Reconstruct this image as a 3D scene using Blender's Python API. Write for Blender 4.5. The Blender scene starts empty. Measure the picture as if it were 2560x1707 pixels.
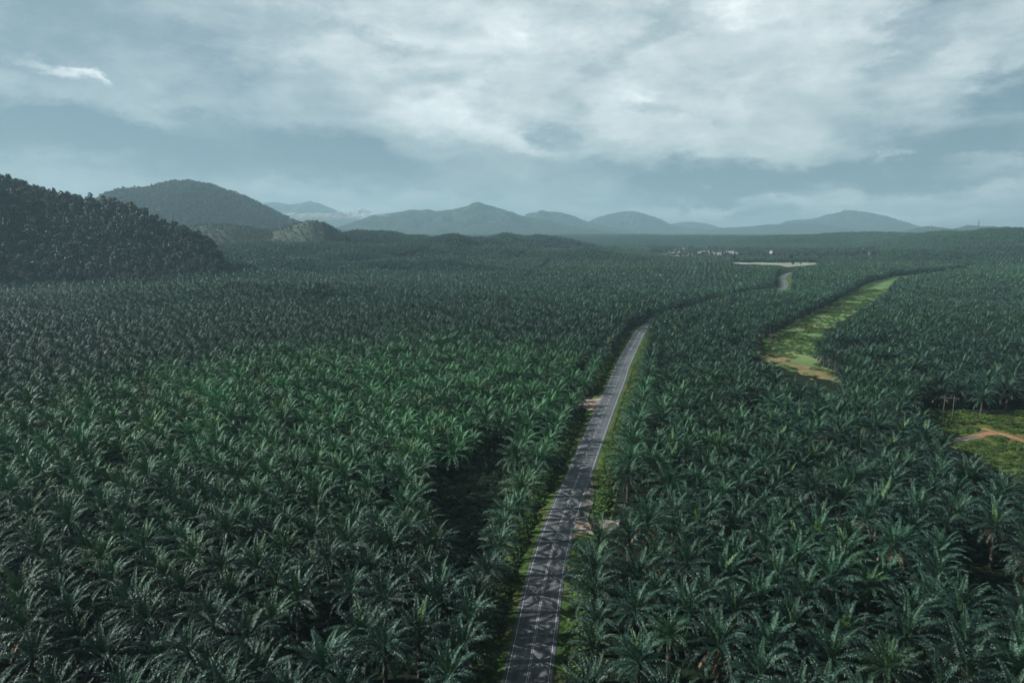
import bpy, math, random
import numpy as np
from mathutils import Vector, Matrix

random.seed(7)
rng = np.random.default_rng(11)
SC = bpy.context.scene
COL = SC.collection
R = math.radians

# ------------------------------------------------------------------ camera numbers
CAM_H = 75.0
F = 1707.5                       # focal length in photo pixels (photo is 2560 wide)
PITCH = math.atan(271.5 / F)     # looking this far below the horizon
CP, SP = math.cos(PITCH), math.sin(PITCH)


def ray(px, py):
    """direction in the world of a sight line of the survey camera"""
    u = (px - 1280.0) / F
    v = (853.5 - py) / F
    return np.array([u, CP + v * SP, -SP + v * CP])


def angles(px, py):
    d = ray(px, py)
    return math.atan2(d[0], d[1]), math.atan2(d[2], math.hypot(d[0], d[1]))


def project(x, y, z):
    dz = z - CAM_H
    zc = y * CP - dz * SP
    yc = y * SP + dz * CP
    zc = np.maximum(zc, 1e-3)
    return 1280 + F * x / zc, 853.5 - F * yc / zc


# ------------------------------------------------------------------ noise
def vnoise(x, y, seed=0):
    xi = np.floor(x).astype(np.int64)
    yi = np.floor(y).astype(np.int64)
    fx, fy = x - xi, y - yi
    fx = fx * fx * (3 - 2 * fx)
    fy = fy * fy * (3 - 2 * fy)

    def h(a, b):
        n = (a * 374761393 + b * 668265263 + seed * 1442695041) & 0xFFFFFFFF
        n = ((n ^ (n >> 13)) * 1274126177) & 0xFFFFFFFF
        n = n ^ (n >> 16)
        return (n & 0xFFFFFF) / float(0xFFFFFF)
    return (h(xi, yi) * (1 - fx) + h(xi + 1, yi) * fx) * (1 - fy) + (h(xi, yi + 1) * (1 - fx) + h(xi + 1, yi + 1) * fx) * fy


def fbm(x, y, octv=4, seed=0):
    s, a, t = 0.0, 1.0, 0.0
    for o in range(octv):
        s = s + a * vnoise(x * 2 ** o + 13.7 * o, y * 2 ** o + 5.1 * o, seed + o)
        t += a
        a *= 0.5
    return s / t          # 0..1


def sstep(a, b, x):
    t = np.clip((x - a) / (b - a), 0, 1)
    return t * t * (3 - 2 * t)


# ------------------------------------------------------------------ terrain
def bump_from(px, ytop, dist, wide, deep, veg=12.0):
    """a rise whose palm tops reach a sight line at a given distance"""
    d = ray(px, ytop)
    k = dist / math.hypot(d[0], d[1])
    return (d[0] * k, d[1] * k, CAM_H + d[2] * k - veg, wide, deep)


BUMPS = [
    bump_from(600, 699, 800, 130, 70), bump_from(730, 706, 760, 70, 55), bump_from(430, 712, 780, 90, 60),
    bump_from(895, 573, 2150, 110, 160), bump_from(965, 575, 2200, 120, 150), bump_from(1050, 585, 2150, 80, 130), bump_from(1130, 582, 1950, 85, 140),
    bump_from(1265, 581, 2400, 100, 120), bump_from(1350, 587, 2500, 200, 120), bump_from(1200, 590, 2100, 160, 120),
    bump_from(1270, 613, 1900, 170, 110), bump_from(1010, 608, 1800, 150, 110), bump_from(820, 606, 1750, 190, 120),
    bump_from(650, 600, 1800, 150, 140), bump_from(1450, 622, 1800, 160, 110), bump_from(1130, 640, 1500, 140, 80), bump_from(720, 640, 1350, 120, 80),
    bump_from(2520, 569, 2900, 280, 300), bump_from(2380, 577, 3300, 260, 300), bump_from(2180, 580, 3900, 500, 350),
    bump_from(2010, 588, 3700, 300, 260), bump_from(1850, 590, 4300, 500, 350),
    bump_from(2520, 612, 2100, 260, 200), bump_from(2350, 622, 2000, 200, 160),
]


def terr(x, y):
    x = np.asarray(x, float)
    y = np.asarray(y, float)
    r = np.hypot(x, y)
    z = 42.0 * sstep(2700, 5200, r) * (1 - 0.0 * r)
    amp = 0.6 + 8 * sstep(800, 1300, r) * sstep(150, -250, x) * (1 - sstep(2600, 3200, r)) + 2.4 * sstep(350, 900, r) + 7 * sstep(2600, 3600, r)
    z = z + amp * (fbm(x / 260 + 31, y / 210 + 9, 3, 3) - 0.5) * 2
    z = z + 62 * sstep(950, 1600, r) * sstep(200, -200, x) * (1 - sstep(2700, 3300, r)) * np.maximum(fbm(x / 210 + 7, y / 150 + 2, 3, 14) - .5, -.08) * 2
    z = z + 10 * sstep(3000, 4500, r) * (fbm(x / 900 + 3, y / 500 + 9, 3, 8) - 0.5) * 2
    for bx, by, bh, w, dp in BUMPS:
        br = math.hypot(bx, by)
        ux, uy = bx / br, by / br
        lat = (x * uy - y * ux)
        rad = (x * ux + y * uy) - br
        e = np.exp(-(lat / w) ** 2 - (rad / dp) ** 2)
        z = np.maximum(z, z * (1 - e) + bh * e)
    return z


def G(px, py):
    """ground point met by a sight line"""
    d = ray(px, py)
    k, step = 60.0, 3.0
    while k < 9000:
        p = d * k
        if CAM_H + p[2] < terr(p[0], p[1]):
            break
        k += step
        step = max(3.0, k * 0.004)
    lo, hi = k - step, k
    for _ in range(14):
        m = (lo + hi) / 2
        p = d * m
        if CAM_H + p[2] < terr(p[0], p[1]):
            hi = m
        else:
            lo = m
    p = d * hi
    return (float(p[0]), float(p[1]))


def in_poly(x, y, poly):
    x = np.asarray(x, float)
    y = np.asarray(y, float)
    res = np.zeros(x.shape, bool)
    n = len(poly)
    j = n - 1
    for i in range(n):
        xi, yi = poly[i]
        xj, yj = poly[j]
        c = ((yi > y) != (yj > y)) & (x < (xj - xi) * (y - yi) / ((yj - yi) or 1e-9) + xi)
        res ^= c
        j = i
    return res


def dist_line(x, y, line):
    best = np.full(np.shape(x), 1e9)
    for (ax, ay), (bx, by) in zip(line[:-1], line[1:]):
        dx, dy = bx - ax, by - ay
        t = np.clip(((x - ax) * dx + (y - ay) * dy) / (dx * dx + dy * dy), 0, 1)
        best = np.minimum(best, np.hypot(x - ax - t * dx, y - ay - t * dy))
    return best


def catmull(pts, n=10):
    P = [np.array(p, float) for p in pts]
    P = [2 * P[0] - P[1]] + P + [2 * P[-1] - P[-2]]
    out = []
    for i in range(1, len(P) - 2):
        for k in range(n):
            t = k / n
            a, b, c, d = P[i - 1], P[i], P[i + 1], P[i + 2]
            out.append(0.5 * ((2 * b) + (-a + c) * t + (2 * a - 5 * b + 4 * c - d) * t * t + (-a + 3 * b - 3 * c + d) * t ** 3))
    out.append(P[-2])
    return [(float(p[0]), float(p[1])) for p in out]


# ------------------------------------------------------------------ object helpers
def link_mesh(name, verts, faces, mats, parent=None, mi=None, smooth=False):
    me = bpy.data.meshes.new(name)
    me.from_pydata([tuple(map(float, v)) for v in verts] if not isinstance(verts, np.ndarray) else verts.tolist(), [], faces)
    for m in (mats if isinstance(mats, (list, tuple)) else [mats]):
        me.materials.append(m)
    if mi is not None:
        me.polygons.foreach_set('material_index', np.asarray(mi, np.int32))
    if smooth:
        me.polygons.foreach_set('use_smooth', np.ones(len(me.polygons), bool))
    me.update()
    o = bpy.data.objects.new(name, me)
    COL.objects.link(o)
    if parent:
        o.parent = parent
    return o


def tag(o, label=None, cat=None, group=None, kind=None):
    if label:
        o['label'] = label
    if cat:
        o['category'] = cat
    if group:
        o['group'] = group
    if kind:
        o['kind'] = kind
    return o


def empty(name, loc, rz=0.0):
    o = bpy.data.objects.new(name, None)
    COL.objects.link(o)
    o.location = loc
    o.rotation_euler = (0, 0, rz)
    o.empty_display_size = 0.5
    return o


class MB:
    def __init__(s):
        s.v, s.f, s.m = [], [], []

    def box(s, x0, x1, y0, y1, z0, z1, m=0):
        b = len(s.v)
        s.v += [(x0, y0, z0), (x1, y0, z0), (x1, y1, z0), (x0, y1, z0), (x0, y0, z1), (x1, y0, z1), (x1, y1, z1), (x0, y1, z1)]
        for q in ((0, 3, 2, 1), (4, 5, 6, 7), (0, 1, 5, 4), (1, 2, 6, 5), (2, 3, 7, 6), (3, 0, 4, 7)):
            s.f.append(tuple(b + i for i in q))
            s.m.append(m)

    def tube(s, p0, p1, r0, r1, n=8, m=0, cap=True):
        p0, p1 = Vector(p0), Vector(p1)
        d = (p1 - p0).normalized()
        a = d.orthogonal().normalized()
        c = d.cross(a)
        b = len(s.v)
        for p, r in ((p0, r0), (p1, r1)):
            for i in range(n):
                t = 2 * math.pi * i / n
                s.v.append(tuple(p + a * math.cos(t) * r + c * math.sin(t) * r))
        for i in range(n):
            j = (i + 1) % n
            s.f.append((b + i, b + j, b + n + j, b + n + i))
            s.m.append(m)
        if cap:
            s.f.append(tuple(b + n + i for i in range(n)))
            s.m.append(m)
            s.f.append(tuple(b + i for i in reversed(range(n))))
            s.m.append(m)

    def poly(s, pts, m=0):
        b = len(s.v)
        s.v += [tuple(p) for p in pts]
        s.f.append(tuple(range(b, b + len(pts))))
        s.m.append(m)

    def build(s, name, mats, parent=None, smooth=False):
        return link_mesh(name, s.v, s.f, mats, parent, s.m, smooth)


# ------------------------------------------------------------------ materials
def new_mat(name):
    m = bpy.data.materials.new(name)
    m.use_nodes = True
    nt = m.node_tree
    nt.nodes.clear()
    out = nt.nodes.new('ShaderNodeOutputMaterial')
    return m, nt, out


def N(nt, kind, **kw):
    n = nt.nodes.new(kind)
    for k, v in kw.items():
        if k.startswith('i_'):
            n.inputs[k[2:].replace('_', ' ')].default_value = v
        else:
            setattr(n, k, v)
    return n


def ramp(nt, stops, fac=None, interp='LINEAR'):
    n = nt.nodes.new('ShaderNodeValToRGB')
    cr = n.color_ramp
    cr.interpolation = interp
    while len(cr.elements) < len(stops):
        cr.elements.new(0.5)
    for e, (p, c) in zip(cr.elements, stops):
        e.position = p
        e.color = (*c, 1) if len(c) == 3 else c
    if fac is not None:
        nt.links.new(fac, n.inputs[0])
    return n


def noise(nt, scale, vec, detail=4, rough=0.55, dist=0.0):
    n = N(nt, 'ShaderNodeTexNoise')
    n.inputs['Scale'].default_value = scale
    n.inputs['Detail'].default_value = detail
    n.inputs['Roughness'].default_value = rough
    n.inputs['Distortion'].default_value = dist
    nt.links.new(vec, n.inputs['Vector'])
    return n.outputs[0]


def mixc(nt, a, b, fac, mode='MIX'):
    n = nt.nodes.new('ShaderNodeMix')
    n.data_type = 'RGBA'
    n.blend_type = mode
    L = nt.links.new
    for sock, val in ((n.inputs[0], fac), (n.inputs[6], a), (n.inputs[7], b)):
        if isinstance(val, bpy.types.NodeSocket):
            L(val, sock)
        elif isinstance(val, (int, float)):
            sock.default_value = val
        else:
            sock.default_value = (*val, 1)
    return n.outputs[2]


def leafy(name, lo, hi, rough=0.38, transl=0.25, patch=None, spec=0.5, tcol=(0.05, 0.14, 0.04), var=0.45):
    """leaf material: tint from the per-leaf attribute, per-plant random and slow drift over the estate"""
    m, nt, out = new_mat(name)
    L = nt.links.new
    oi = N(nt, 'ShaderNodeObjectInfo')
    at = N(nt, 'ShaderNodeAttribute', attribute_name='tone')
    geo = N(nt, 'ShaderNodeNewGeometry')
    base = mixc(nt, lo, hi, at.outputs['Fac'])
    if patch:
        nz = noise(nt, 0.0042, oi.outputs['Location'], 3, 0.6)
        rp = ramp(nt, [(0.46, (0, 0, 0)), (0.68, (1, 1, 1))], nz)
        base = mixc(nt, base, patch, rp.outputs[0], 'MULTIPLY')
        # sunlit patch left of the road, painted as brighter green leaf colour
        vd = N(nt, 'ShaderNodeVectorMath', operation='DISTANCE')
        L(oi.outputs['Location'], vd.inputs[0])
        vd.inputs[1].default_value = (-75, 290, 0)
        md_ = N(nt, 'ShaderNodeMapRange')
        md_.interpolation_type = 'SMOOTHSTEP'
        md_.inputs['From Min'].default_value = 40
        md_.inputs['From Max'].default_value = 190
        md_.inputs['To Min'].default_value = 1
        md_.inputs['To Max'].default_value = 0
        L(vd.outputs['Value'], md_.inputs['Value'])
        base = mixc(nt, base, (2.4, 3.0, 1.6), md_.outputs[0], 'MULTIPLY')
        # far leaves brightened and greyed in colour, standing in for sunlight and haze
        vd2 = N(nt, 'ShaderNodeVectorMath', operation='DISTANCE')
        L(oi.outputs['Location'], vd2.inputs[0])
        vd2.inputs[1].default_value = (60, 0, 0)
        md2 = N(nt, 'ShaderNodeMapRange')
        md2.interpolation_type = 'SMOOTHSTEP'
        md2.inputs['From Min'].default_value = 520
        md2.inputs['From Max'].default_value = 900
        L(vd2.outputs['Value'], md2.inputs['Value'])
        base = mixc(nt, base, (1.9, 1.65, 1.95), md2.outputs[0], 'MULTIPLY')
    mr = N(nt, 'ShaderNodeMapRange')
    mr.inputs['To Min'].default_value = 1 - var
    mr.inputs['To Max'].default_value = 1 + var
    L(oi.outputs['Random'], mr.inputs['Value'])
    hs = N(nt, 'ShaderNodeHueSaturation')
    L(mr.outputs[0], hs.inputs['Value'])
    fr = N(nt, 'ShaderNodeMath', operation='MULTIPLY')
    fr.inputs[1].default_value = 37.7
    L(oi.outputs['Random'], fr.inputs[0])
    fr2 = N(nt, 'ShaderNodeMath', operation='FRACT')
    L(fr.outputs[0], fr2.inputs[0])
    hr_ = N(nt, 'ShaderNodeMapRange')          # a few plants are yellower than the rest
    hr_.inputs['From Min'].default_value = .86
    hr_.inputs['To Min'].default_value = .505
    hr_.inputs['To Max'].default_value = .42
    L(fr2.outputs[0], hr_.inputs['Value'])
    L(hr_.outputs[0], hs.inputs['Hue'])
    L(base, hs.inputs['Color'])
    # dead brown leaves carry tone > 1
    dm = N(nt, 'ShaderNodeMath', operation='GREATER_THAN')
    dm.inputs[1].default_value = 1.5
    L(at.outputs['Fac'], dm.inputs[0])
    sp_ = N(nt, 'ShaderNodeMapRange')
    sp_.inputs['From Min'].default_value = 1.0
    sp_.inputs['From Max'].default_value = 1.4
    L(at.outputs['Fac'], sp_.inputs['Value'])
    fresh = mixc(nt, hs.outputs[0], (0.085, 0.165, 0.045), sp_.outputs[0])
    colr = mixc(nt, fresh, (0.26, 0.19, 0.11), dm.outputs[0])
    p = N(nt, 'ShaderNodeBsdfPrincipled')
    p.inputs['Roughness'].default_value = rough
    p.inputs['Specular IOR Level'].default_value = spec
    p.inputs['Specular Tint'].default_value = (.80, 1.0, .93, 1)
    L(colr, p.inputs['Base Color'])
    if transl > 0:
        tr = N(nt, 'ShaderNodeBsdfTranslucent')
        tcl = mixc(nt, colr, tcol, 0.5)
        L(tcl, tr.inputs['Color'])
        mx = N(nt, 'ShaderNodeMixShader')
        mx.inputs[0].default_value = transl
        L(p.outputs[0], mx.inputs[1])
        L(tr.outputs[0], mx.inputs[2])
        L(mx.outputs[0], out.inputs[0])
    else:
        L(p.outputs[0], out.inputs[0])
    return m


def simple(name, c0, c1=None, scale=1.0, rough=0.8, bump=0.0, detail=5, coord='Object', metal=0.0, stops=(0.35, 0.65)):
    m, nt, out = new_mat(name)
    L = nt.links.new
    tc = N(nt, 'ShaderNodeTexCoord')
    p = N(nt, 'ShaderNodeBsdfPrincipled')
    p.inputs['Roughness'].default_value = rough
    p.inputs['Metallic'].default_value = metal
    nz = noise(nt, scale, tc.outputs[coord], detail)
    rp = ramp(nt, [(stops[0], c0), (stops[1], c1 or c0)], nz)
    L(rp.outputs[0], p.inputs['Base Color'])
    if bump:
        b = N(nt, 'ShaderNodeBump')
        b.inputs['Distance'].default_value = bump
        L(nz, b.inputs['Height'])
        L(b.outputs[0], p.inputs['Normal'])
    L(p.outputs[0], out.inputs[0])
    return m


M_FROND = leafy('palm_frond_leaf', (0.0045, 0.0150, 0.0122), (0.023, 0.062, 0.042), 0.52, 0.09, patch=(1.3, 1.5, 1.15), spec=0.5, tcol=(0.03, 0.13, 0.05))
M_TREE = leafy('forest_leaf', (0.014, 0.024, 0.020), (0.070, 0.092, 0.070), 0.6, 0.15, var=0.8, spec=0.35)
M_BUSH = leafy('undergrowth_leaf', (0.040, 0.085, 0.026), (0.110, 0.185, 0.045), 0.6, 0.2, var=0.4, spec=0.3)
M_TRUNK = simple('palm_trunk_bark', (0.045, 0.038, 0.030), (0.11, 0.095, 0.075), 3.0, 0.9, 0.05)
M_BARK = simple('tree_bark', (0.12, 0.11, 0.10), (0.30, 0.29, 0.26), 2.0, 0.9, 0.03)

# ground: dark undergrowth, damp soil and dead fronds
m, nt, out = new_mat('plantation_floor')
tc = N(nt, 'ShaderNodeTexCoord')
n1 = noise(nt, 0.02, tc.outputs['Object'], 6, 0.6)
n2 = noise(nt, 0.6, tc.outputs['Object'], 6, 0.65)
c1 = ramp(nt, [(0.35, (0.011, 0.020, 0.012)), (0.55, (0.017, 0.030, 0.015)), (0.75, (0.030, 0.029, 0.018))], n1)
c2 = ramp(nt, [(0.3, (0.5, 0.5, 0.5)), (0.7, (1.4, 1.4, 1.4))], n2)
cc = mixc(nt, c1.outputs[0], c2.outputs[0], 1.0, 'MULTIPLY')
p = N(nt, 'ShaderNodeBsdfPrincipled')
p.inputs['Roughness'].default_value = 0.95
p.inputs['Specular IOR Level'].default_value = 0.1
nt.links.new(cc, p.inputs['Base Color'])
b = N(nt, 'ShaderNodeBump')
b.inputs['Distance'].default_value = 0.5
nt.links.new(n2, b.inputs['Height'])
nt.links.new(b.outputs[0], p.inputs['Normal'])
nt.links.new(p.outputs[0], out.inputs[0])
M_GROUND = m


def patchy(name, cols, s1, s2, rough=0.95, bump=0.15):
    m, nt, out = new_mat(name)
    tc = N(nt, 'ShaderNodeTexCoord')
    a = noise(nt, s1, tc.outputs['Object'], 5, 0.6, 0.6)
    bb = noise(nt, s2, tc.outputs['Object'], 5, 0.65)
    n = len(cols)
    r1 = ramp(nt, [(0.32 + 0.36 * i / (n - 1), c) for i, c in enumerate(cols)], a)
    r2 = ramp(nt, [(0.3, (0.62, 0.62, 0.62)), (0.7, (1.35, 1.35, 1.35))], bb)
    c = mixc(nt, r1.outputs[0], r2.outputs[0], 1.0, 'MULTIPLY')
    p = N(nt, 'ShaderNodeBsdfPrincipled')
    p.inputs['Roughness'].default_value = rough
    p.inputs['Specular IOR Level'].default_value = 0.15
    nt.links.new(c, p.inputs['Base Color'])
    bn = N(nt, 'ShaderNodeBump')
    bn.inputs['Distance'].default_value = bump
    nt.links.new(bb, bn.inputs['Height'])
    nt.links.new(bn.outputs[0], p.inputs['Normal'])
    nt.links.new(p.outputs[0], out.inputs[0])
    return m


M_GRASS = patchy('verge_grass', [(0.035, 0.070, 0.022), (0.080, 0.150, 0.036), (0.15, 0.15, 0.055)], 0.08, 0.9)
M_STRIP = patchy('clearing_grass', [(0.090, 0.200, 0.075), (0.15, 0.26, 0.095), (0.27, 0.29, 0.12)], 0.03, 0.35)
M_FIELD = patchy('pale_field', [(0.12, 0.17, 0.10), (0.32, 0.36, 0.28), (0.50, 0.52, 0.45)], 0.022, 0.1)
M_SAND = patchy('sand_apron', [(0.30, 0.22, 0.17), (0.46, 0.37, 0.31), (0.55, 0.47, 0.41)], 0.18, 1.2, bump=0.05)
M_GRAVEL = patchy('gravel_shoulder', [(0.13, 0.13, 0.12), (0.22, 0.22, 0.21)], 0.5, 3.0, bump=0.05)
M_REDDIRT = patchy('red_dirt', [(0.30, 0.15, 0.085), (0.50, 0.28, 0.17)], 0.2, 1.5, bump=0.08)
M_LINE = simple('road_paint', (0.45, 0.46, 0.46), (0.74, 0.75, 0.74), 1.3, 0.6, stops=(0.30, 0.48))
M_SEAM = simple('tar_seam', (0.02, 0.02, 0.02), None, 1, 0.9)
M_GALV = simple('galvanised_steel', (0.30, 0.31, 0.27), (0.42, 0.43, 0.36), 2.0, 0.5, metal=0.3)
M_POLE = simple('weathered_pole', (0.08, 0.075, 0.07), (0.14, 0.13, 0.12), 1.0, 0.85)
M_WHITE = simple('white_paint', (0.65, 0.65, 0.63), (0.80, 0.80, 0.78), 1.5, 0.6)
M_BLACK = simple('black_paint', (0.02, 0.02, 0.02), None, 1, 0.6)
M_ROOF = simple('pale_metal_roof', (0.55, 0.57, 0.58), (0.72, 0.74, 0.75), 0.6, 0.4)
M_ROOF2 = simple('rusty_roof', (0.30, 0.20, 0.17), (0.42, 0.33, 0.30), 0.6, 0.6)
M_GLASS = simple('dark_window', (0.02, 0.025, 0.03), None, 1, 0.2)
M_TOWER = simple('mast_steel', (0.25, 0.24, 0.24), (0.35, 0.30, 0.30), 0.2, 0.6)
M_INS = simple('porcelain', (0.12, 0.07, 0.05), None, 1, 0.3)

# asphalt: worn wheel tracks, patches and fine grain
m, nt, out = new_mat('asphalt')
tc = N(nt, 'ShaderNodeTexCoord')
uv = N(nt, 'ShaderNodeUVMap', uv_map='road')
sx = N(nt, 'ShaderNodeSeparateXYZ')
nt.links.new(uv.outputs[0], sx.inputs[0])
wt = N(nt, 'ShaderNodeMath', operation='SINE')
ml = N(nt, 'ShaderNodeMath', operation='MULTIPLY')
ml.inputs[1].default_value = math.pi * 2 / 1.75
nt.links.new(sx.outputs[0], ml.inputs[0])
nt.links.new(ml.outputs[0], wt.inputs[0])
mp = N(nt, 'ShaderNodeMapping')
mp.inputs['Scale'].default_value = (1.2, 0.08, 1)
nt.links.new(uv.outputs[0], mp.inputs[0])
st = noise(nt, 1.0, mp.outputs[0], 5, 0.65)
gr = noise(nt, 5.0, tc.outputs['Object'], 3, 0.7)
big = noise(nt, 0.035, tc.outputs['Object'], 4, 0.6)
c1 = ramp(nt, [(0.3, (0.094, 0.106, 0.120)), (0.7, (0.150, 0.166, 0.184))], st)
c2 = ramp(nt, [(0.25, (0.7, 0.7, 0.7)), (0.75, (1.3, 1.3, 1.3))], gr)
c3 = ramp(nt, [(0.35, (0.85, 0.85, 0.85)), (0.65, (1.3, 1.3, 1.28))], big)
c4 = ramp(nt, [(0.0, (0.9, 0.9, 0.9)), (1.0, (1.1, 1.1, 1.1))], wt.outputs[0])
cc = mixc(nt, c1.outputs[0], c2.outputs[0], 1.0, 'MULTIPLY')
cc = mixc(nt, cc, c3.outputs[0], 1.0, 'MULTIPLY')
cc = mixc(nt, cc, c4.outputs[0], 1.0, 'MULTIPLY')
p = N(nt, 'ShaderNodeBsdfPrincipled')
p.inputs['Roughness'].default_value = 0.62
nt.links.new(cc, p.inputs['Base Color'])
nt.links.new(p.outputs[0], out.inputs[0])
M_ROAD = m

# ------------------------------------------------------------------ layout of clearings
ROAD_PX = [(1318, 1707), (1340, 1580), (1361, 1461), (1387, 1355), (1420, 1259), (1451, 1180), (1474.5, 1119), (1502, 1051),
           (1523, 1000), (1543, 954), (1554, 922), (1567, 895), (1577, 874), (1588, 854), (1598, 834), (1611, 822)]
pts = [G(*q) for q in ROAD_PX]
p0, p1 = np.array(pts[0]), np.array(pts[2])
dd = (p1 - p0) / np.linalg.norm(p1 - p0)
back = [tuple(p0 - dd * k) for k in (160, 80)]
far_pts = [G(1640, 808), G(1715, 785), G(1810, 757), G(1905, 737), G(1956, 722), G(1961, 706), G(1956, 697), G(1962, 689), G(1982, 682), G(2040, 675), G(2160, 668)]
ROAD = catmull(back + pts + far_pts, 12)
STRIP_PX = [(2112, 958), (2060, 953), (1985, 930), (1945, 905), (1900, 892), (1885, 884), (1925, 862), (1965, 835), (2020, 812), (2065, 790), (2110, 765),
            (2140, 742), (2172, 718), (2200, 702), (2240, 700), (2225, 722), (2200, 735), (2165, 755), (2145, 780), (2110, 800), (2060, 825),
            (2042, 850), (2035, 900), (2075, 935)]
STRIP = [G(*q) for q in STRIP_PX]
# the mown corridor itself is wider than what shows between the crowns: shadowed margin on its far-left side
STRIP_WIDE_PX = [(2112, 958), (1985, 930), (1900, 892), (1872, 886), (1890, 862), (1945, 828), (2025, 787), (2110, 742), (2172, 708), (2232, 692), (2330, 684), (2420, 672),
                 (2440, 678), (2340, 695), (2250, 712), (2200, 735), (2145, 780), (2060, 825), (2035, 900), (2075, 935)]
STRIP_W = [G(*q) for q in STRIP_WIDE_PX]
FIELD = [G(*q) for q in [(1812, 657.5), (1840, 656), (1858, 657.5), (1900, 656.5), (1935, 658), (1990, 657), (2030, 658), (2075, 657), (2068, 659.5), (2040, 661), (2046, 663), (2010, 664), (1990, 667), (1962, 668), (1950, 664), (1900, 663.5), (1880, 661), (1850, 662), (1835, 659.5)]]
LAWN_A = [G(*q) for q in [(1645, 629), (1720, 628), (1735, 640), (1700, 643), (1655, 635)]]
LAWN_B = [G(*q) for q in [(1738, 628), (1850, 630), (1840, 636), (1790, 640), (1745, 638)]]
GAP = [G(*q) for q in [(1090, 1200), (1210, 1135), (1300, 1092), (1285, 1180), (1240, 1290), (1205, 1390), (1180, 1490), (1150, 1600), (1112, 1600), (1125, 1500), (1115, 1400), (1070, 1300)]]
YARD = [G(*q) for q in [(2300, 1022), (2390, 1026), (2480, 1038), (2580, 1022), (2660, 1080), (2660, 1220), (2540, 1195), (2440, 1145), (2370, 1112), (2310, 1060)]]
SANDR = [G(*q) for q in [(1437, 1343), (1447, 1318), (1462, 1303), (1490, 1297), (1538, 1307), (1528, 1313), (1505, 1318), (1470, 1332), (1455, 1346)]]
SANDL = [G(*q) for q in [(1462, 1006), (1475, 997), (1500, 991), (1508, 995), (1497, 1020), (1488, 1026), (1466, 1020)]]
SANDL_TRACK = [G(*q) for q in [(1500, 1008), (1475, 1004), (1440, 998), (1395, 992), (1360, 1000)]]
VILLAGE = [G(*q) for q in [(1620, 620), (2200, 622), (2200, 646), (2080, 650), (1800, 650), (1620, 640)]]


def polar(pts):
    return pts


def swept(x, y, poly, h=12.0, steps=5):
    """is ground (x, y) inside the clearing, or would a crown of height h standing there hang over the line of sight along it"""
    r = np.zeros(np.shape(x), bool)
    for k in range(steps + 1):
        s = 1.0 / (1 - (h * k / steps) / CAM_H)
        r |= in_poly(x * s, y * s, poly)
    return r


# ------------------------------------------------------------------ palm meshes
def palm_crown(seed, nf, pairs, width, seg, L0=6.5, double=True, dead=0):
    rd = random.Random(seed)
    V, Fc, T = [], [], []

    def add(ptsl, t):
        b = len(V)
        V.extend(ptsl)
        Fc.append(tuple(range(b, b + len(ptsl))))
        T.append(t)
    total = nf + dead
    for k in range(total):
        isdead = k >= nf
        t = k / nf if not isdead else 1.0
        az = k * 2.39996 + rd.uniform(-.15, .15)
        e0 = R(84 - 104 * t ** 0.95 + rd.uniform(-9, 9))
        bend = R(38 + 50 * t ** 0.7 + rd.uniform(-14, 18))
        L = L0 * (0.80 + 0.25 * math.sin(min(1, t * 1.5 + .25) * math.pi / 2)) * rd.uniform(.92, 1.06)
        if isdead:
            e0, bend = R(-25 + rd.uniform(-12, 8)), R(50)
            L *= .85
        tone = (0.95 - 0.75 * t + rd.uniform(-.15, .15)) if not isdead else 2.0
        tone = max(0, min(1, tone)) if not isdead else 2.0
        if k == 1 and seed % 3 == 0:
            tone = 1.3
        ca, sa = math.cos(az), math.sin(az)
        side = Vector((-sa, ca, 0))
        pos = Vector((ca * .25, sa * .25, 0.35 * (1 - t)))
        twist = rd.uniform(-.35, .35)
        P, D, U = [], [], []
        for i in range(seg + 1):
            s = i / seg
            e = e0 - bend * s ** 1.7
            d = Vector((ca * math.cos(e), sa * math.cos(e), math.sin(e)))
            P.append(pos.copy())
            D.append(d)
            U.append(side.cross(d) * -1)
            pos = pos + d * (L / seg)
        # midrib
        for i in range(seg):
            w0, w1 = .09 * (1 - i / seg) + .02, .09 * (1 - (i + 1) / seg) + .02
            w0 *= max(1, width / .14)
            w1 *= max(1, width / .14)
            add([P[i] - side * w0, P[i + 1] - side * w1, P[i + 1] + side * w1, P[i] + side * w0], min(tone + .35, 1.4) if not isdead else 2)
        for j in range(pairs):
            s = 0.14 + 0.86 * (j + .5) / pairs
            x = s * seg
            i = min(int(x), seg - 1)
            f = x - i
            p = P[i].lerp(P[i + 1], f)
            d = D[i].lerp(D[i + 1], f).normalized()
            u = U[i].lerp(U[i + 1], f).normalized()
            ll = 1.12 * min(1, (s - .08) * 3.6) * (1 - .62 * max(0, s - .45) / .55) * L0 / 5.9
            for sg in (-1, 1):
                up = rd.uniform(.05, .60) + twist * sg
                fw = .45 + .75 * s * s + rd.uniform(-.12, .12)
                dirv = (side * sg + d * fw + u * up).normalized()
                l = ll * rd.uniform(.85, 1.12)
                w = width * rd.uniform(.8, 1.15)
                droop = rd.uniform(.55, 1.0) * (1.3 if isdead else 1)
                m1 = p + dirv * l * .5
                tip = p + dirv * l * .88 + Vector((0, 0, -droop * l * .5))
                # the blade of a leaflet is twisted about its own axis
                wv = (d + u * rd.uniform(-.45, .45)).normalized() * w
                tt = min(1.45, tone + rd.uniform(-.12, .12)) if not isdead else 2
                if double:
                    add([p - wv * .35, p + wv * .35, m1 + wv * .5, m1 - wv * .5], tt)
                    add([m1 - wv * .5, m1 + wv * .5, tip], tt)
                else:
                    add([p - wv * .45, p + wv * .45, tip + wv * .25, tip - wv * .25], tt)
    return V, Fc, T


def set_tone(me, T):
    a = me.attributes.new('tone', 'FLOAT', 'FACE')
    a.data.foreach_set('value', np.asarray(T, np.float32))


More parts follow.
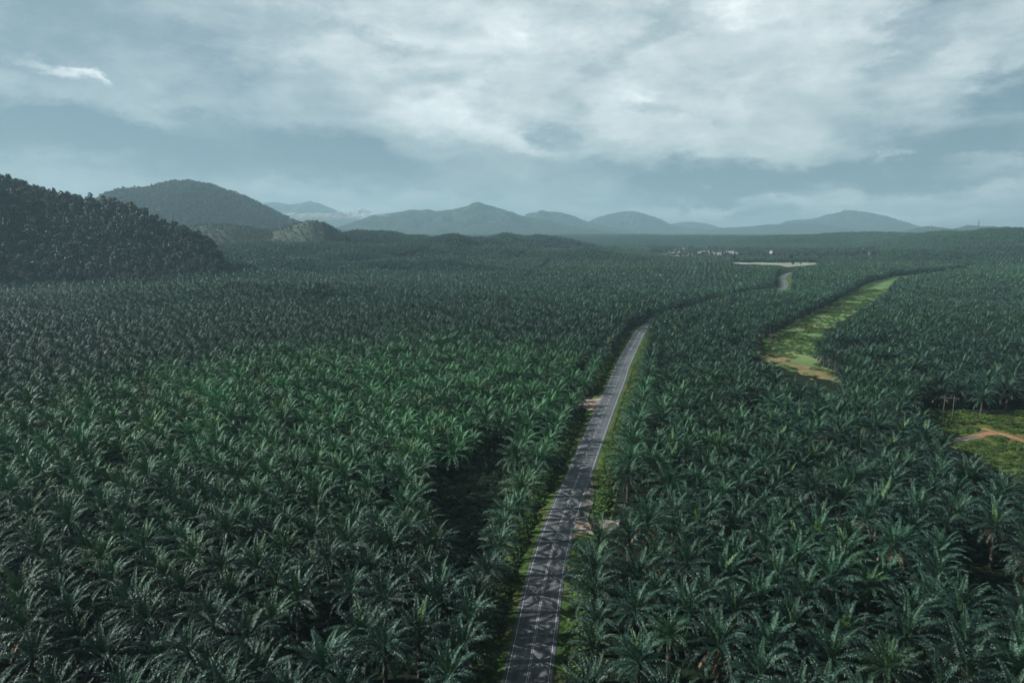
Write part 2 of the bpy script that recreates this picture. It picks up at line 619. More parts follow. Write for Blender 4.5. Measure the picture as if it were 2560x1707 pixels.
def trunk_geo(seed, h, r=.38, n=8, rings=12, bases=True):
    rd = random.Random(seed)
    V, Fc = [], []
    lx, ly = rd.uniform(-.25, .25), rd.uniform(-.25, .25)
    for i in range(rings + 1):
        s = i / rings
        rr = r * (1.25 - .35 * s if s < .85 else 1.35) * rd.uniform(.9, 1.1)
        for k in range(n):
            a = 2 * math.pi * k / n + i * .4
            q = rr * rd.uniform(.85, 1.15)
            V.append((lx * (1 - s) ** 2 * 0 + q * math.cos(a), q * math.sin(a), -.4 + (h + .4) * s))
    for i in range(rings):
        for k in range(n):
            Fc.append((i * n + k, i * n + (k + 1) % n, (i + 1) * n + (k + 1) % n, (i + 1) * n + k))
    if bases:      # old leaf bases
        for j in range(46):
            z = h * (.25 + .75 * j / 46)
            a = j * 2.39996
            c, s_ = math.cos(a), math.sin(a)
            b = len(V)
            w = .11
            q0, q1 = r * .9, r * 1.65
            V += [(q0 * c - w * s_, q0 * s_ + w * c, z), (q0 * c + w * s_, q0 * s_ - w * c, z), (q1 * c + w * .5 * s_, q1 * s_ - w * .5 * c, z + .38), (q1 * c - w * .5 * s_, q1 * s_ + w * .5 * c, z + .38)]
            Fc.append((b, b + 1, b + 2, b + 3))
    return V, Fc


CROWN_ME, TRUNK_ME, DEAD_ME = [], [], []
NV = 9
for i in range(NV):
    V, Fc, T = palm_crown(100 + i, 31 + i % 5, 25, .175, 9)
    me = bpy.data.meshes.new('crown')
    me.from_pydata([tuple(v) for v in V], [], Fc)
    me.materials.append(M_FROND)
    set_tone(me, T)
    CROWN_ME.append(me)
for i in range(4):
    V, Fc = trunk_geo(200 + i, 1.0)
    V, Fc = trunk_geo(200 + i, 8.0)
    me = bpy.data.meshes.new('trunk')
    me.from_pydata(V, [], Fc)
    me.materials.append(M_TRUNK)
    TRUNK_ME.append(me)
for i in range(3):
    V, Fc, T = palm_crown(300 + i, 1, 18, .16, 7, L0=5.0)
    V, Fc, T = [], [], []
    rd = random.Random(300 + i)
    VV, FF, TT = palm_crown(310 + i, 12, 18, .16, 7, L0=4.8, dead=6)
    # keep only the dead fronds, those after the green ones
    for f, t in zip(FF, TT):
        if t >= 2:
            b = len(V)
            V += [VV[k] for k in f]
            Fc.append(tuple(range(b, b + len(f))))
    me = bpy.data.meshes.new('dead_fronds')
    me.from_pydata([tuple(v) for v in V], [], Fc)
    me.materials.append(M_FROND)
    set_tone(me, [2.0] * len(Fc))
    DEAD_ME.append(me)

# joined, lighter palms for the mass of the plantation
def proto(name, parts, mats):
    """parts: (V, F, tones, matindex, offset, scale, rz)"""
    V, Fc, T, mi = [], [], [], []
    for v, f, t, m_, off, sc, rz in parts:
        b = len(V)
        c, s = math.cos(rz), math.sin(rz)
        for p in v:
            x, y, z = p[0] * sc, p[1] * sc, p[2] * sc
            V.append((x * c - y * s + off[0], x * s + y * c + off[1], z + off[2]))
        for k, q in enumerate(f):
            Fc.append(tuple(b + i for i in q))
            T.append(t[k] if t else 0.3)
            mi.append(m_)
    me = bpy.data.meshes.new(name)
    me.from_pydata(V, [], Fc)
    for m_ in mats:
        me.materials.append(m_)
    me.polygons.foreach_set('material_index', np.asarray(mi, np.int32))
    set_tone(me, T)
    return bpy.data.objects.new(name, me)


palm_coll = bpy.data.collections.new('palm_prototypes')
LOD = {'near': [], 'mid': [], 'far': [], 'clump': []}
cnt = 0


def reg(coll, o, key, table):
    global cnt
    coll.objects.link(o)
    table[key].append(cnt)
    cnt += 1


for i in range(8):
    dead = 4 if i in (2, 5) else 0
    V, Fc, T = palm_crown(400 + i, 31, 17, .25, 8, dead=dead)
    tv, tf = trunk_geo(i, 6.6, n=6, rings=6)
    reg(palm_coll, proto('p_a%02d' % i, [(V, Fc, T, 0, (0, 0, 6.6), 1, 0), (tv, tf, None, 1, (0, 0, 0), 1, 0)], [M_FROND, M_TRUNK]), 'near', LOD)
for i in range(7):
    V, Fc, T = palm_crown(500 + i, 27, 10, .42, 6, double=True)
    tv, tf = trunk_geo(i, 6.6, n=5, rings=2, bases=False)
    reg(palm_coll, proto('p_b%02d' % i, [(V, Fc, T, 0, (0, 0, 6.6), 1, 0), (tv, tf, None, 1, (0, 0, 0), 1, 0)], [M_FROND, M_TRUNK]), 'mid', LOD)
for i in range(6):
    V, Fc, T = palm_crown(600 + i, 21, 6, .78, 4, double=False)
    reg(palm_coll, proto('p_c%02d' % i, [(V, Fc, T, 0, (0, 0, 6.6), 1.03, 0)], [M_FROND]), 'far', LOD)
for i in range(5):
    rd = random.Random(700 + i)
    parts = []
    for a in range(2):
        for b_ in range(2):
            V, Fc, T = palm_crown(700 + i * 7 + a * 2 + b_, 14, 4, 1.1, 3, double=False)
            parts.append((V, Fc, T, 0, (a * 9 - 4.5 + rd.uniform(-1.5, 1.5), b_ * 9 - 4.5 + rd.uniform(-1.5, 1.5), rd.uniform(5.5, 8.0)), 1.08, rd.uniform(0, 6)))
    reg(palm_coll, proto('p_d%02d' % i, parts, [M_FROND]), 'clump', LOD)


# ------------------------------------------------------------------ scattering
def scatter(name, pts, rot, scl, idx, coll):
    me = bpy.data.meshes.new(name)
    n = len(pts)
    me.vertices.add(n)
    me.vertices.foreach_set('co', np.asarray(pts, np.float32).ravel())
    a = me.attributes.new('rot', 'FLOAT_VECTOR', 'POINT')
    a.data.foreach_set('vector', np.asarray(rot, np.float32).ravel())
    a = me.attributes.new('scl', 'FLOAT_VECTOR', 'POINT')
    a.data.foreach_set('vector', np.asarray(scl, np.float32).ravel())
    a = me.attributes.new('idx', 'INT', 'POINT')
    a.data.foreach_set('value', np.asarray(idx, np.int32))
    o = bpy.data.objects.new(name, me)
    COL.objects.link(o)
    ng = bpy.data.node_groups.new(name + '_scatter', 'GeometryNodeTree')
    ng.interface.new_socket('Geometry', in_out='INPUT', socket_type='NodeSocketGeometry')
    ng.interface.new_socket('Geometry', in_out='OUTPUT', socket_type='NodeSocketGeometry')
    gi = ng.nodes.new('NodeGroupInput')
    go = ng.nodes.new('NodeGroupOutput')
    ci = ng.nodes.new('GeometryNodeCollectionInfo')
    ci.inputs['Collection'].default_value = coll
    ci.inputs['Separate Children'].default_value = True
    ci.inputs['Reset Children'].default_value = True
    ip = ng.nodes.new('GeometryNodeInstanceOnPoints')
    ip.inputs['Pick Instance'].default_value = True

    def named(nm, ty):
        q = ng.nodes.new('GeometryNodeInputNamedAttribute')
        q.data_type = ty
        q.inputs['Name'].default_value = nm
        return [s for s in q.outputs if s.enabled and s.name == 'Attribute'][0]
    L = ng.links.new
    L(gi.outputs[0], ip.inputs['Points'])
    L(ci.outputs[0], ip.inputs['Instance'])
    L(named('idx', 'INT'), ip.inputs['Instance Index'])
    L(named('rot', 'FLOAT_VECTOR'), ip.inputs['Rotation'])
    L(named('scl', 'FLOAT_VECTOR'), ip.inputs['Scale'])
    L(ip.outputs[0], go.inputs[0])
    md = o.modifiers.new('scatter', 'NODES')
    md.node_group = ng
    return o


# ------------------------------------------------------------------ hills: skylines, distances
def sky_profile(pxy, veg=0):
    A = [angles(px, py) for px, py in pxy]
    az = np.array([a for a, e in A])
    el = np.array([e for a, e in A])
    return az, el, veg


def hill_fn(pxy, crest, foot, back, veg, floor=0.0, seed=1, rough=.10):
    """returns az range and height function z(az, r); crest distance may vary along the range"""
    az, el, _ = sky_profile(pxy)
    cr = np.interp(az, [az[0], az[-1]], crest) if len(crest) == 2 else np.array(crest)
    fine = np.linspace(az[0], az[-1], 160)          # round the corners of the skyline
    el_f = np.interp(fine, az, el)
    kk_ = np.array([1, 2, 3, 4, 3, 2, 1]) / 16.0
    el_f[3:-3] = np.convolve(el_f, kk_, 'valid')
    cr = np.interp(fine, az, cr)
    az_c, az, el = az, fine, el_f
    topz = CAM_H + np.tan(el) * cr - veg

    def z(a, r):
        c = np.interp(a, az, cr)
        t = np.interp(a, az, topz, left=floor, right=floor)
        front = np.clip((r - foot) / (c - foot), 0, 1)
        bk = np.clip(1 - (r - c) / back, 0, 1)
        s = np.where(r < c, front ** 1.15 * (2 - front ** 1.15) * .5 + sstep(0, 1, front) * .5, sstep(0, 1, bk))
        x, y = r * np.sin(a), r * np.cos(a)
        rn = fbm(x / 210 + seed, y / 260, 4, seed) - .5
        k = np.where(r < c, 1 - front ** 3, 0)
        return floor + (t - floor) * s * (1 + rough * 4 * rn * k)
    return az, z


H1_PX = [(-420, 330), (-250, 372), (-120, 410), (0, 446), (73, 466), (121, 478), (183, 490), (238, 503), (278, 508), (329, 515), (366, 530), (395, 552), (439, 562), (494, 585), (535, 612), (556, 650), (566, 690)]
H1 = hill_fn(H1_PX, (1640, 1200), 1075, 700, 13, seed=5, rough=.20)


def foot_r(a):
    return 1080 + 120 * (fbm(a * 16 + 40, a * 0 + 3, 3, 6) - .35)

H2_PX = [(130, 520), (225, 512), (262, 490), (300, 478), (370, 473), (420, 458), (465, 456), (520, 466), (560, 480), (620, 500), (680, 527), (720, 548), (780, 572), (860, 590)]
H2 = hill_fn(H2_PX, (4400, 4300), 3300, 1400, 12, floor=30, seed=9, rough=.12)
HT_PX = [(440, 572), (480, 560), (520, 556), (560, 555), (620, 562), (680, 570), (715, 563), (750, 551), (780, 546), (810, 551), (850, 572), (880, 588)]
HT = hill_fn(HT_PX, (2000, 1950), 1650, 500, 8, seed=2, rough=.05)


def far_height(x, y):
    """terrain with the two wooded hills and the terraced hills standing on it"""
    z = terr(x, y)
    r = np.hypot(x, y)
    a = np.arctan2(x, y)
    return z, r, a


def hill_mesh(name, az, zf, r0, r1, na, nr, mat, disp=None, sink=6, kind='structure', label=None):
    A = np.linspace(az[0] - .0, az[-1] + .0, na)
    Rr = np.linspace(r0, r1, nr)
    a, r = np.meshgrid(A, Rr, indexing='ij')
    z = zf(a, r)
    if disp is not None:
        z = z + disp(a, r)
    edge = np.minimum(np.minimum((a - A[0]), (A[-1] - a)) / (A[-1] - A[0]) * 20, 1)
    z = np.where(edge < 1, z * edge + (1 - edge) * -sink, z)
    z[:, 0] = -sink
    z[:, -1] = -sink
    x, y = r * np.sin(a), r * np.cos(a)
    V = np.stack([x, y, z], -1).reshape(-1, 3)
    I = np.arange(na * nr).reshape(na, nr)
    Fc = np.stack([I[:-1, :-1], I[:-1, 1:], I[1:, 1:], I[1:, :-1]], -1).reshape(-1, 4).tolist()
    o = link_mesh(name, V, Fc, mat, smooth=True)
    tag(o, kind=kind)
    return o


# forest canopy shader for hills too far for separate crowns
def canopy_mat(name, lo, hi, scale):
    m, nt, out = new_mat(name)
    tc = N(nt, 'ShaderNodeTexCoord')
    v = N(nt, 'ShaderNodeTexVoronoi')
    v.inputs['Scale'].default_value = scale
    nt.links.new(tc.outputs['Object'], v.inputs['Vector'])
    nz = noise(nt, scale * .25, tc.outputs['Object'], 5, .6)
    c = ramp(nt, [(.3, lo), (.7, hi)], nz)
    c2 = mixc(nt, c.outputs[0], v.outputs['Color'], .12, 'OVERLAY')
    p = N(nt, 'ShaderNodeBsdfPrincipled')
    p.inputs['Roughness'].default_value = .9
    p.inputs['Specular IOR Level'].default_value = .1
    nt.links.new(c2, p.inputs['Base Color'])
    bn = N(nt, 'ShaderNodeBump')
    bn.inputs['Distance'].default_value = 7
    bn.invert = True
    nt.links.new(v.outputs['Distance'], bn.inputs['Height'])
    nt.links.new(bn.outputs[0], p.inputs['Normal'])
    nt.links.new(p.outputs[0], out.inputs[0])
    return m


M_CANOPY = canopy_mat('hill_forest', (.022, .036, .026), (.045, .065, .042), .07)
M_HILLSOIL = simple('hill_undergrowth', (.018, .028, .02), (.03, .045, .03), .02, .95)


def canopy_disp(size, amp, seed):
    def f(a, r):
        x, y = r * np.sin(a), r * np.cos(a)
        n = fbm(x / size, y / size, 3, seed)
        return amp * (n - .3) * 2 + amp * 1.2 * (fbm(x / (size * 9), y / (size * 9), 2, seed + 4) - .5)
    return f


# ------------------------------------------------------------------ ground sheet
def axis(lo, hi, fine0, fine1, step, grow):
    out = [fine0]
    s = step
    v = fine0
    while v < fine1:
        v += step
        out.append(v)
    s = step
    while v < hi:
        s *= grow
        v += s
        out.append(v)
    v = fine0
    s = step
    left = []
    while v > lo:
        s *= grow
        v -= s
        left.append(v)
    return np.array(left[::-1] + out)


gx = axis(-19000, 19000, -700, 900, 7, 1.045)
gy = axis(-3500, 20000, 60, 1500, 7, 1.03)
X, Y = np.meshgrid(gx, gy, indexing='ij')
Z = terr(X, Y)
I = np.arange(X.size).reshape(X.shape)
Fc = np.stack([I[:-1, :-1], I[1:, :-1], I[1:, 1:], I[:-1, 1:]], -1).reshape(-1, 4).tolist()
tag(link_mesh('ground', np.stack([X, Y, Z], -1).reshape(-1, 3), Fc, M_GROUND, smooth=True), kind='structure')


def gz(x, y):
    """height of the ground sheet itself (bilinear over its cells), so that laid sheets sit on it"""
    x = np.asarray(x, float)
    y = np.asarray(y, float)
    i = np.clip(np.searchsorted(gx, x) - 1, 0, len(gx) - 2)
    j = np.clip(np.searchsorted(gy, y) - 1, 0, len(gy) - 2)
    fx = (x - gx[i]) / (gx[i + 1] - gx[i])
    fy = (y - gy[j]) / (gy[j + 1] - gy[j])
    return (Z[i, j] * (1 - fx) + Z[i + 1, j] * fx) * (1 - fy) + (Z[i, j + 1] * (1 - fx) + Z[i + 1, j + 1] * fx) * fy


def sheet(name, poly, mat, lift, step=3.0, kind='structure', ragged=0.0, seed=3):
    """a laid sheet with an irregular outline following the ground"""
    P = np.array(poly)
    x0, y0 = P.min(0) - ragged
    x1, y1 = P.max(0) + ragged
    xs = np.arange(x0, x1 + step, step)
    ys = np.arange(y0, y1 + step, step)
    xx, yy = np.meshgrid(xs, ys, indexing='ij')
    wx = xx + ragged * 2 * (fbm(xx / 9, yy / 9, 3, seed) - .5)
    wy = yy + ragged * 2 * (fbm(xx / 9 + 50, yy / 9, 3, seed + 5) - .5)
    ins = in_poly(wx, wy, poly)
    II = -np.ones(xx.shape, int)
    V, Fc = [], []
    cell = ins[:-1, :-1] | ins[1:, 1:]
    cell &= ins[1:, :-1] | ins[:-1, 1:]
    zz = gz(xx, yy) + lift
    for i, j in np.argwhere(cell):
        q = []
        for a, b_ in ((i, j), (i + 1, j), (i + 1, j + 1), (i, j + 1)):
            if II[a, b_] < 0:
                II[a, b_] = len(V)
                V.append((xx[a, b_], yy[a, b_], zz[a, b_]))
            q.append(int(II[a, b_]))
        Fc.append(tuple(q))
    o = link_mesh(name, V, Fc, mat, smooth=True)
    tag(o, kind=kind)
    return o


# ------------------------------------------------------------------ road
RP = np.array(ROAD)
seglen = np.hypot(*(RP[1:] - RP[:-1]).T)
RS = np.concatenate([[0], np.cumsum(seglen)])
STEP = 2.0
ss = np.arange(0, RS[-1], STEP)
RX, RY = np.interp(ss, RS, RP[:, 0]), np.interp(ss, RS, RP[:, 1])
TX, TY = np.gradient(RX), np.gradient(RY)
TL = np.hypot(TX, TY)
TX, TY = TX / TL, TY / TL
NX, NY = TY, -TX           # to the right of travel
kern = np.ones(15) / 15
RZ = gz(RX, RY)
RZ = np.convolve(np.pad(RZ, 7, 'edge'), kern, 'valid') + 0.45


def road_at(s, off):
    return (float(np.interp(s, ss, RX) + np.interp(s, ss, NX) * off), float(np.interp(s, ss, RY) + np.interp(s, ss, NY) * off), float(np.interp(s, ss, RZ)))


def ribbon(name, offs, lift, mat, s0=None, s1=None, uv=False, mats=None):
    """strip along the road; offs: list of (offset, drop)"""
    k = np.arange(len(ss))
    if s0 is not None:
        k = k[(ss >= s0) & (ss <= s1)]
    V, Fc = [], []
    n = len(offs)
    for i in k:
        for o_, dz in offs:
            x, y = RX[i] + NX[i] * o_, RY[i] + NY[i] * o_
            V.append((x, y, RZ[i] + lift + dz))
    for a in range(len(k) - 1):
        for b_ in range(n - 1):
            Fc.append((a * n + b_, a * n + b_ + 1, (a + 1) * n + b_ + 1, (a + 1) * n + b_))
    o = link_mesh(name, V, Fc, mat)
    if uv:
        u = o.data.uv_layers.new(name='road')
        co = []
        for f in Fc:
            for vi in f:
                co += [offs[vi % n][0], float(ss[k[vi // n]])]
        u.data.foreach_set('uv', co)
    return o


HW = 4.1
tag(ribbon('road', [(-HW - .25, -.12), (-HW, 0), (-2, .03), (0, .05), (2, .03), (HW, 0), (HW + .25, -.12)], 0, M_ROAD, uv=True), kind='structure')
tag(ribbon('grass_verge', [(-9.5, -.75), (-7.0, -.30), (-HW - .2, -.10), ], 0, M_GRASS), kind='structure')
tag(ribbon('grass_verge', [(HW + .2, -.10), (7.5, -.25), (14.5, -.5)], 0, M_GRASS), kind='structure')


def s_of(px, py):
    gxp, gyp = G(px, py)
    return float(ss[np.argmin(np.hypot(RX - gxp, RY - gyp))])


S_DASH0, S_DASH1 = s_of(1451, 1180), s_of(1574, 880)
# edge lines, centre lines
tag(ribbon('road_edge_line', [(-3.60, 0.012), (-3.49, 0.013)], .02, M_LINE), kind='structure')
tag(ribbon('road_edge_line', [(3.49, 0.013), (3.60, 0.012)], .02, M_LINE), kind='structure')
mb = MB()
for off in (-.15, .15):
    for (a, b_) in ((0, S_DASH0), (S_DASH1, ss[-1])):
        s = a
        while s < b_ - 2:
            e = min(s + 4, b_)
            q = [road_at(s, off - .05), road_at(s, off + .05), road_at(e, off + .05), road_at(e, off - .05)]
            mb.poly([(x, y, z + .068) for x, y, z in q])
            s += 4
s = S_DASH0
while s < S_DASH1:
    q = [road_at(s, -.07), road_at(s, .07), road_at(s + 2.7, .07), road_at(s + 2.7, -.07)]
    mb.poly([(x, y, z + .068) for x, y, z in q])
    s += 7.2
tag(mb.build('road_centre_line', M_LINE), kind='structure')
s_seam = s_of(1384, 1356)
mb = MB()
for k in range(8):
    o0, o1 = -3.9 + k * .975, -3.9 + (k + 1) * .975
    dz0 = .05 - abs(o0) * .0125
    dz1 = .05 - abs(o1) * .0125
    a, b_, c, d = road_at(s_seam, o0), road_at(s_seam, o1), road_at(s_seam + .45, o1), road_at(s_seam + .45, o0)
    mb.poly([(a[0], a[1], a[2] + dz0 + .03), (b_[0], b_[1], b_[2] + dz1 + .03), (c[0], c[1], c[2] + dz1 + .03), (d[0], d[1], d[2] + dz0 + .03)])
tag(mb.build('road_tar_seam', M_SEAM), kind='structure')

# shoulders and aprons
s_a, s_b = s_of(1440, 1300), s_of(1478, 1190)
V = []
GR = []
for s in np.arange(s_a, s_b, 2.0):
    w = (2.2 + 1.1 * float(fbm(np.array(s / 3), np.array(0.), 2, 3))) * min(1, (s_b - s) / 18)
    GR.append((road_at(s, HW + .15), road_at(s, HW + .15 + w)))
mb = MB()
for (a, b_), (c, d) in zip(GR[:-1], GR[1:]):
    mb.poly([(a[0], a[1], a[2] + .01), (b_[0], b_[1], b_[2] - .06), (d[0], d[1], d[2] - .06), (c[0], c[1], c[2] + .01)])
tag(mb.build('gravel_shoulder', M_GRAVEL), kind='structure')


def apron(name, s0, s1, side, reach, mat, lift=.0):
    """fan-shaped mouth of a side track joining the road"""
    V, Fc = [], []
    n, mrows = 20, 10
    for i in range(n + 1):
        t = i / n
        s = s0 + (s1 - s0) * t
        for j in range(mrows + 1):
            q = j / mrows
            mid = (s0 + s1) / 2 + 4.5 * q ** 1.5
            half = (s1 - s0) / 2 * (1 - .72 * q ** .7)
            sj = mid + (t - .5) * 2 * half + (fbm(np.array(i * .35), np.array(j * .6), 2, 5) - .5) * 2.2 * (q > 0)
            off = side * (HW - .35 * float(fbm(np.array(i * .8), np.array(3.), 2, 9)) + q * reach)
            x, y, z = road_at(sj, off)
            zz = z - .07 * q + .035 + lift if j else z + .018
            zz = max(zz, float(gz(x, y)) + .12) if q > .6 else zz
            V.append((x, y, zz - (.30 * abs(2 * t - 1) ** 4 if j else 0)))
    w = mrows + 1
    for i in range(n):
        for j in range(mrows):
            Fc.append((i * w + j, i * w + j + 1, (i + 1) * w + j + 1, (i + 1) * w + j))
    return tag(link_mesh(name, V, Fc, mat, smooth=True), kind='structure')


S_RA, S_RB = s_of(1437, 1350), s_of(1450, 1297)
apron('sandy_track', S_RA, S_RB + 2, 1, 11.0, M_SAND)
S_LA, S_LB = s_of(1490, 1040), s_of(1512, 992)
apron('sandy_track', S_LA + 2, S_LB - 1, -1, 9, M_SAND)

# clearings, field, lawns, yard
sheet('grass_clearing', STRIP_W, M_STRIP, .12, 3.0, ragged=4)
sheet('pale_field', FIELD, M_FIELD, .8, 8.0, ragged=26)
sheet('village_lawn', LAWN_A, M_FIELD, 1.2, 12.0, ragged=10)
sheet('village_lawn', LAWN_B, M_FIELD, 1.2, 12.0, ragged=10)
M_YARD = patchy('weedy_ground', [(0.07, 0.12, 0.025), (0.12, 0.16, 0.035), (0.16, 0.13, 0.05)], 0.08, 0.9)
sheet('weedy_yard', YARD, M_YARD, .10, 1.5, ragged=2)


def track(name, line, width, mat, lift):
    L_ = catmull(line, 8)
    V, Fc = [], []
    for i, (x, y) in enumerate(L_):
        a = L_[max(0, i - 1)]
        c = L_[min(len(L_) - 1, i + 1)]
        tx, ty = c[0] - a[0], c[1] - a[1]
        l = math.hypot(tx, ty) or 1
        w = width * (.8 + .4 * float(fbm(np.array(x / 5), np.array(y / 5), 2, 4)))
        for k in (-1, -.5, 0, .5, 1):
            xx, yy = x + ty / l * w * k / 2, y - tx / l * w * k / 2
            V.append((xx, yy, float(gz(xx, yy)) + lift - .03 * abs(k)))
    for i in range(len(L_) - 1):
        for k in range(4):
            Fc.append((i * 5 + k, i * 5 + k + 1, i * 5 + k + 6, i * 5 + k + 5))
    return tag(link_mesh(name, V, Fc, mat, smooth=True), kind='structure')


track('red_dirt_track', [G(2400, 1100), G(2440, 1092), G(2490, 1083), (G(2540, 1097)), G(2600, 1115), G(2680, 1140)], 3.6, M_REDDIRT, .22)
track('red_dirt_track', [G(2455, 1071), G(2475, 1077), G(2500, 1085)], 2.6, M_REDDIRT, .235)
track('grey_gravel_track', [G(2370, 1106), G(2405, 1099), G(2445, 1091)], 2.6, M_GRAVEL, .25)
M_DRY = patchy('dry_track', [(0.10, 0.15, 0.05), (0.22, 0.20, 0.09), (0.34, 0.26, 0.15)], 0.1, 0.8)
sheet('dry_grass', [G(1885, 888), G(1930, 884), G(1960, 893), (G(1990, 905)), G(2035, 915), G(2085, 938), G(2100, 955), G(2040, 950), G(1985, 928), G(1940, 908)], M_DRY, .22, 1.5, ragged=6)

# ------------------------------------------------------------------ palms: where they stand
sp = 8.9
row = sp * math.sqrt(3) / 2


def lattice(xmin, xmax, ymin, ymax, s, ang, jit):
    c, sn = math.cos(ang), math.sin(ang)
    rr = max(abs(xmin), abs(xmax), abs(ymin), abs(ymax)) * 1.5
    n = int(rr / s) + 1
    a = np.arange(-n, n)
    b_ = np.arange(-int(rr / (s * .866)) - 1, int(rr / (s * .866)) + 1)
    A, B = np.meshgrid(a, b_, indexing='ij')
    x = A * s + (B % 2) * s / 2
    y = B * s * .866
    x, y = x * c - y * sn, x * sn + y * c
    k = (x > xmin) & (x < xmax) & (y > ymin) & (y < ymax)
    x, y = x[k], y[k]
    return x + rng.uniform(-jit, jit, x.shape), y + rng.uniform(-jit, jit, y.shape)


def blocked(x, y, clump=False):
    r = np.hypot(x, y)
    a = np.arctan2(x, y)
    bad = np.zeros(x.shape, bool)
    # road with verges (wider to the left, where a ditch runs)
    d = dist_line(x, y, ROAD[::3])
    bad |= d < 9.3
    rt_ = x > np.interp(y, RY, RX)
    bad |= rt_ & (d < 15.5) & (y > G(1437, 1350)[1]) & (y < G(1600, 850)[1])
    bad |= ~rt_ & (d < 12.5) & (y > G(1451, 1180)[1]) & (y < G(1600, 850)[1])
    bad |= (d < 13) & (y > 780)
    bad |= np.hypot(x - G(1500, 1312)[0], y - G(1500, 1312)[1]) < 13
    bad |= np.hypot(x - G(1510, 1335)[0], y - G(1510, 1335)[1]) < 9
    bad |= np.hypot(x - G(1480, 1008)[0], y - G(1480, 1008)[1]) < 10.5
    bad |= swept(x, y, STRIP) | in_poly(x, y, STRIP_W)
    bad |= in_poly(x, y, GAP)
    bad |= swept(x, y, YARD, 8) | swept(x, y, FIELD, 13) | in_poly(x, y, VILLAGE) | swept(x, y, LAWN_A, 12) | swept(x, y, LAWN_B, 12)
    bad |= swept(x, y, ROADVIS, 11)
    bad |= dist_line(x, y, SANDL_TRACK) < 5.5
    for ln in LANES:
        bad |= dist_line(x, y, ln) < 6.5
    bad |= (a > H1[0][0]) & (a < H1[0][-6]) & (r > foot_r(a)) & (r < 2600)
    z1 = H2[1](a, r)
    bad |= (a > H2[0][0]) & (a < H2[0][-1]) & (r > 3300) & (z1 > terr(x, y) + 3)
    zt = HT[1](a, r)
    bad |= (a > HT[0][0]) & (a < HT[0][-1]) & (r > 1650) & (r < 2600) & (zt > terr(x, y) + 1)
    return bad


LANES = [[G(*q) for q in ln] for ln in ([(1310, 705), (1345, 680), (1372, 655)], [(1060, 790), (1150, 835), (1290, 850)], [(560, 738), (700, 752), (860, 760)],
                                        [(1640, 690), (1800, 705)], [(180, 1010), (330, 985)], [(1150, 770), (1330, 782), (1500, 790)], [(2080, 905), (2230, 880)], [(600, 672), (760, 655), (900, 650)], [(880, 640), (1060, 632), (1230, 640)], [(1290, 650), (1420, 630), (1560, 628)],
                                        [(120, 720), (330, 708), (480, 715)], [(1700, 760), (1830, 775)], [(2250, 760), (2450, 770), (2560, 762)], [(1560, 660), (1700, 655)], [(1840, 1060), (2010, 1045)])]

# the part of the road and its verges that the sight along it keeps free
ROADVIS = [G(*q) for q in [(1235, 1706), (1300, 1390), (1345, 1250), (1400, 1130), (1450, 1030), (1500, 945), (1540, 870), (1565, 828), (1612, 806), (1640, 806),
                           (1622, 826), (1605, 850), (1598, 870), (1600, 905), (1580, 940), (1560, 1000), (1545, 1060), (1535, 1120), (1545, 1200), (1560, 1270), (1545, 1312), (1440, 1350), (1420, 1440), (1400, 1540), (1385, 1706)]]
ROADVIS += []
ROADVIS2 = [G(*q) for q in [(1940, 722), (1948, 690), (1975, 684), (1984, 694), (1980, 722)]]

_b = blocked


def blocked(x, y):
    return _b(x, y) | swept(x, y, ROADVIS2, 12)


LROW = []
# near and middle field: one planting grid left of the road, another to the right
xl, yl = lattice(-1500, 1500, 30, 2300, sp, R(14), 1.7)
xr, yr = lattice(-1500, 1700, 30, 2300, sp, R(-9), 1.5)
rdx = np.interp(yl, RY[:400], RX[:400])


def right_of_road(x, y):
    rx = np.interp(y, RY, RX)
    k = RY[-1]
    return x > np.where(y < k, rx, x * 0 + RX[-1])


# RY is increasing along the whole road
kl, kr = ~right_of_road(xl, yl), right_of_road(xr, yr)
px_, py_ = np.concatenate([xl[kl], xr[kr]]), np.concatenate([yl[kl], yr[kr]])
# a single planted row along the left verge
row_s = np.arange(20, s_of(1600, 834), 7.6)
lrow = []
for s in row_s:
    x, y, z = road_at(s + random.uniform(-.8, .8), (-10.4 if s < S_DASH0 else -13.2) + random.uniform(-.6, .6))
    if math.hypot(x - G(1470, 1005)[0], y - G(1470, 1005)[1]) > 9:
        lrow.append((x, y))
rrow = []
for s in row_s:
    wide_ = 5.0 if G(1437, 1350)[1] < road_at(s, 0)[1] < G(1600, 850)[1] else 0.0
    x, y, z = road_at(s + 4 + random.uniform(-.8, .8), 10.9 + wide_ + random.uniform(-.6, .6))
    rrow.append((x, y))
rr_ = np.hypot(px_, py_)
aa_ = np.arctan2(px_, py_)
k = (np.abs(aa_) < R(41)) | ((rr_ < 330) & (px_ < 0) & (np.abs(aa_) < R(62))) | ((rr_ < 200) & (np.abs(aa_) < R(52)))
k &= (rr_ < 2250)
px_, py_ = px_[k], py_[k]
k = ~blocked(px_, py_)
k &= rng.uniform(0, 1, len(px_)) > .015 + .10 * sstep(.60, .74, fbm(px_ / 34 + 3, py_ / 34, 2, 51))
px_, py_ = px_[k], py_[k]
lr = np.array(lrow)
rr2 = np.array([p for p in rrow])
rr2 = rr2[~(swept(rr2[:, 0], rr2[:, 1], ROADVIS, 9) | (np.hypot(rr2[:, 0] - G(1520, 1308)[0], rr2[:, 1] - G(1520, 1308)[1]) < 13))]
rowpts = np.concatenate([lr, rr2])
kind_row = np.array([1] * len(lr) + [2] * len(rr2))
keep = np.ones(len(px_), bool)
for x, y in rowpts:
    keep &= np.hypot(px_ - x, py_ - y) > 6.6
px_, py_ = px_[keep], py_[keep]
AX = np.concatenate([px_, rowpts[:, 0]])
AY = np.concatenate([py_, rowpts[:, 1]])
KR = np.concatenate([np.zeros(len(px_), int), kind_row])
n = len(AX)
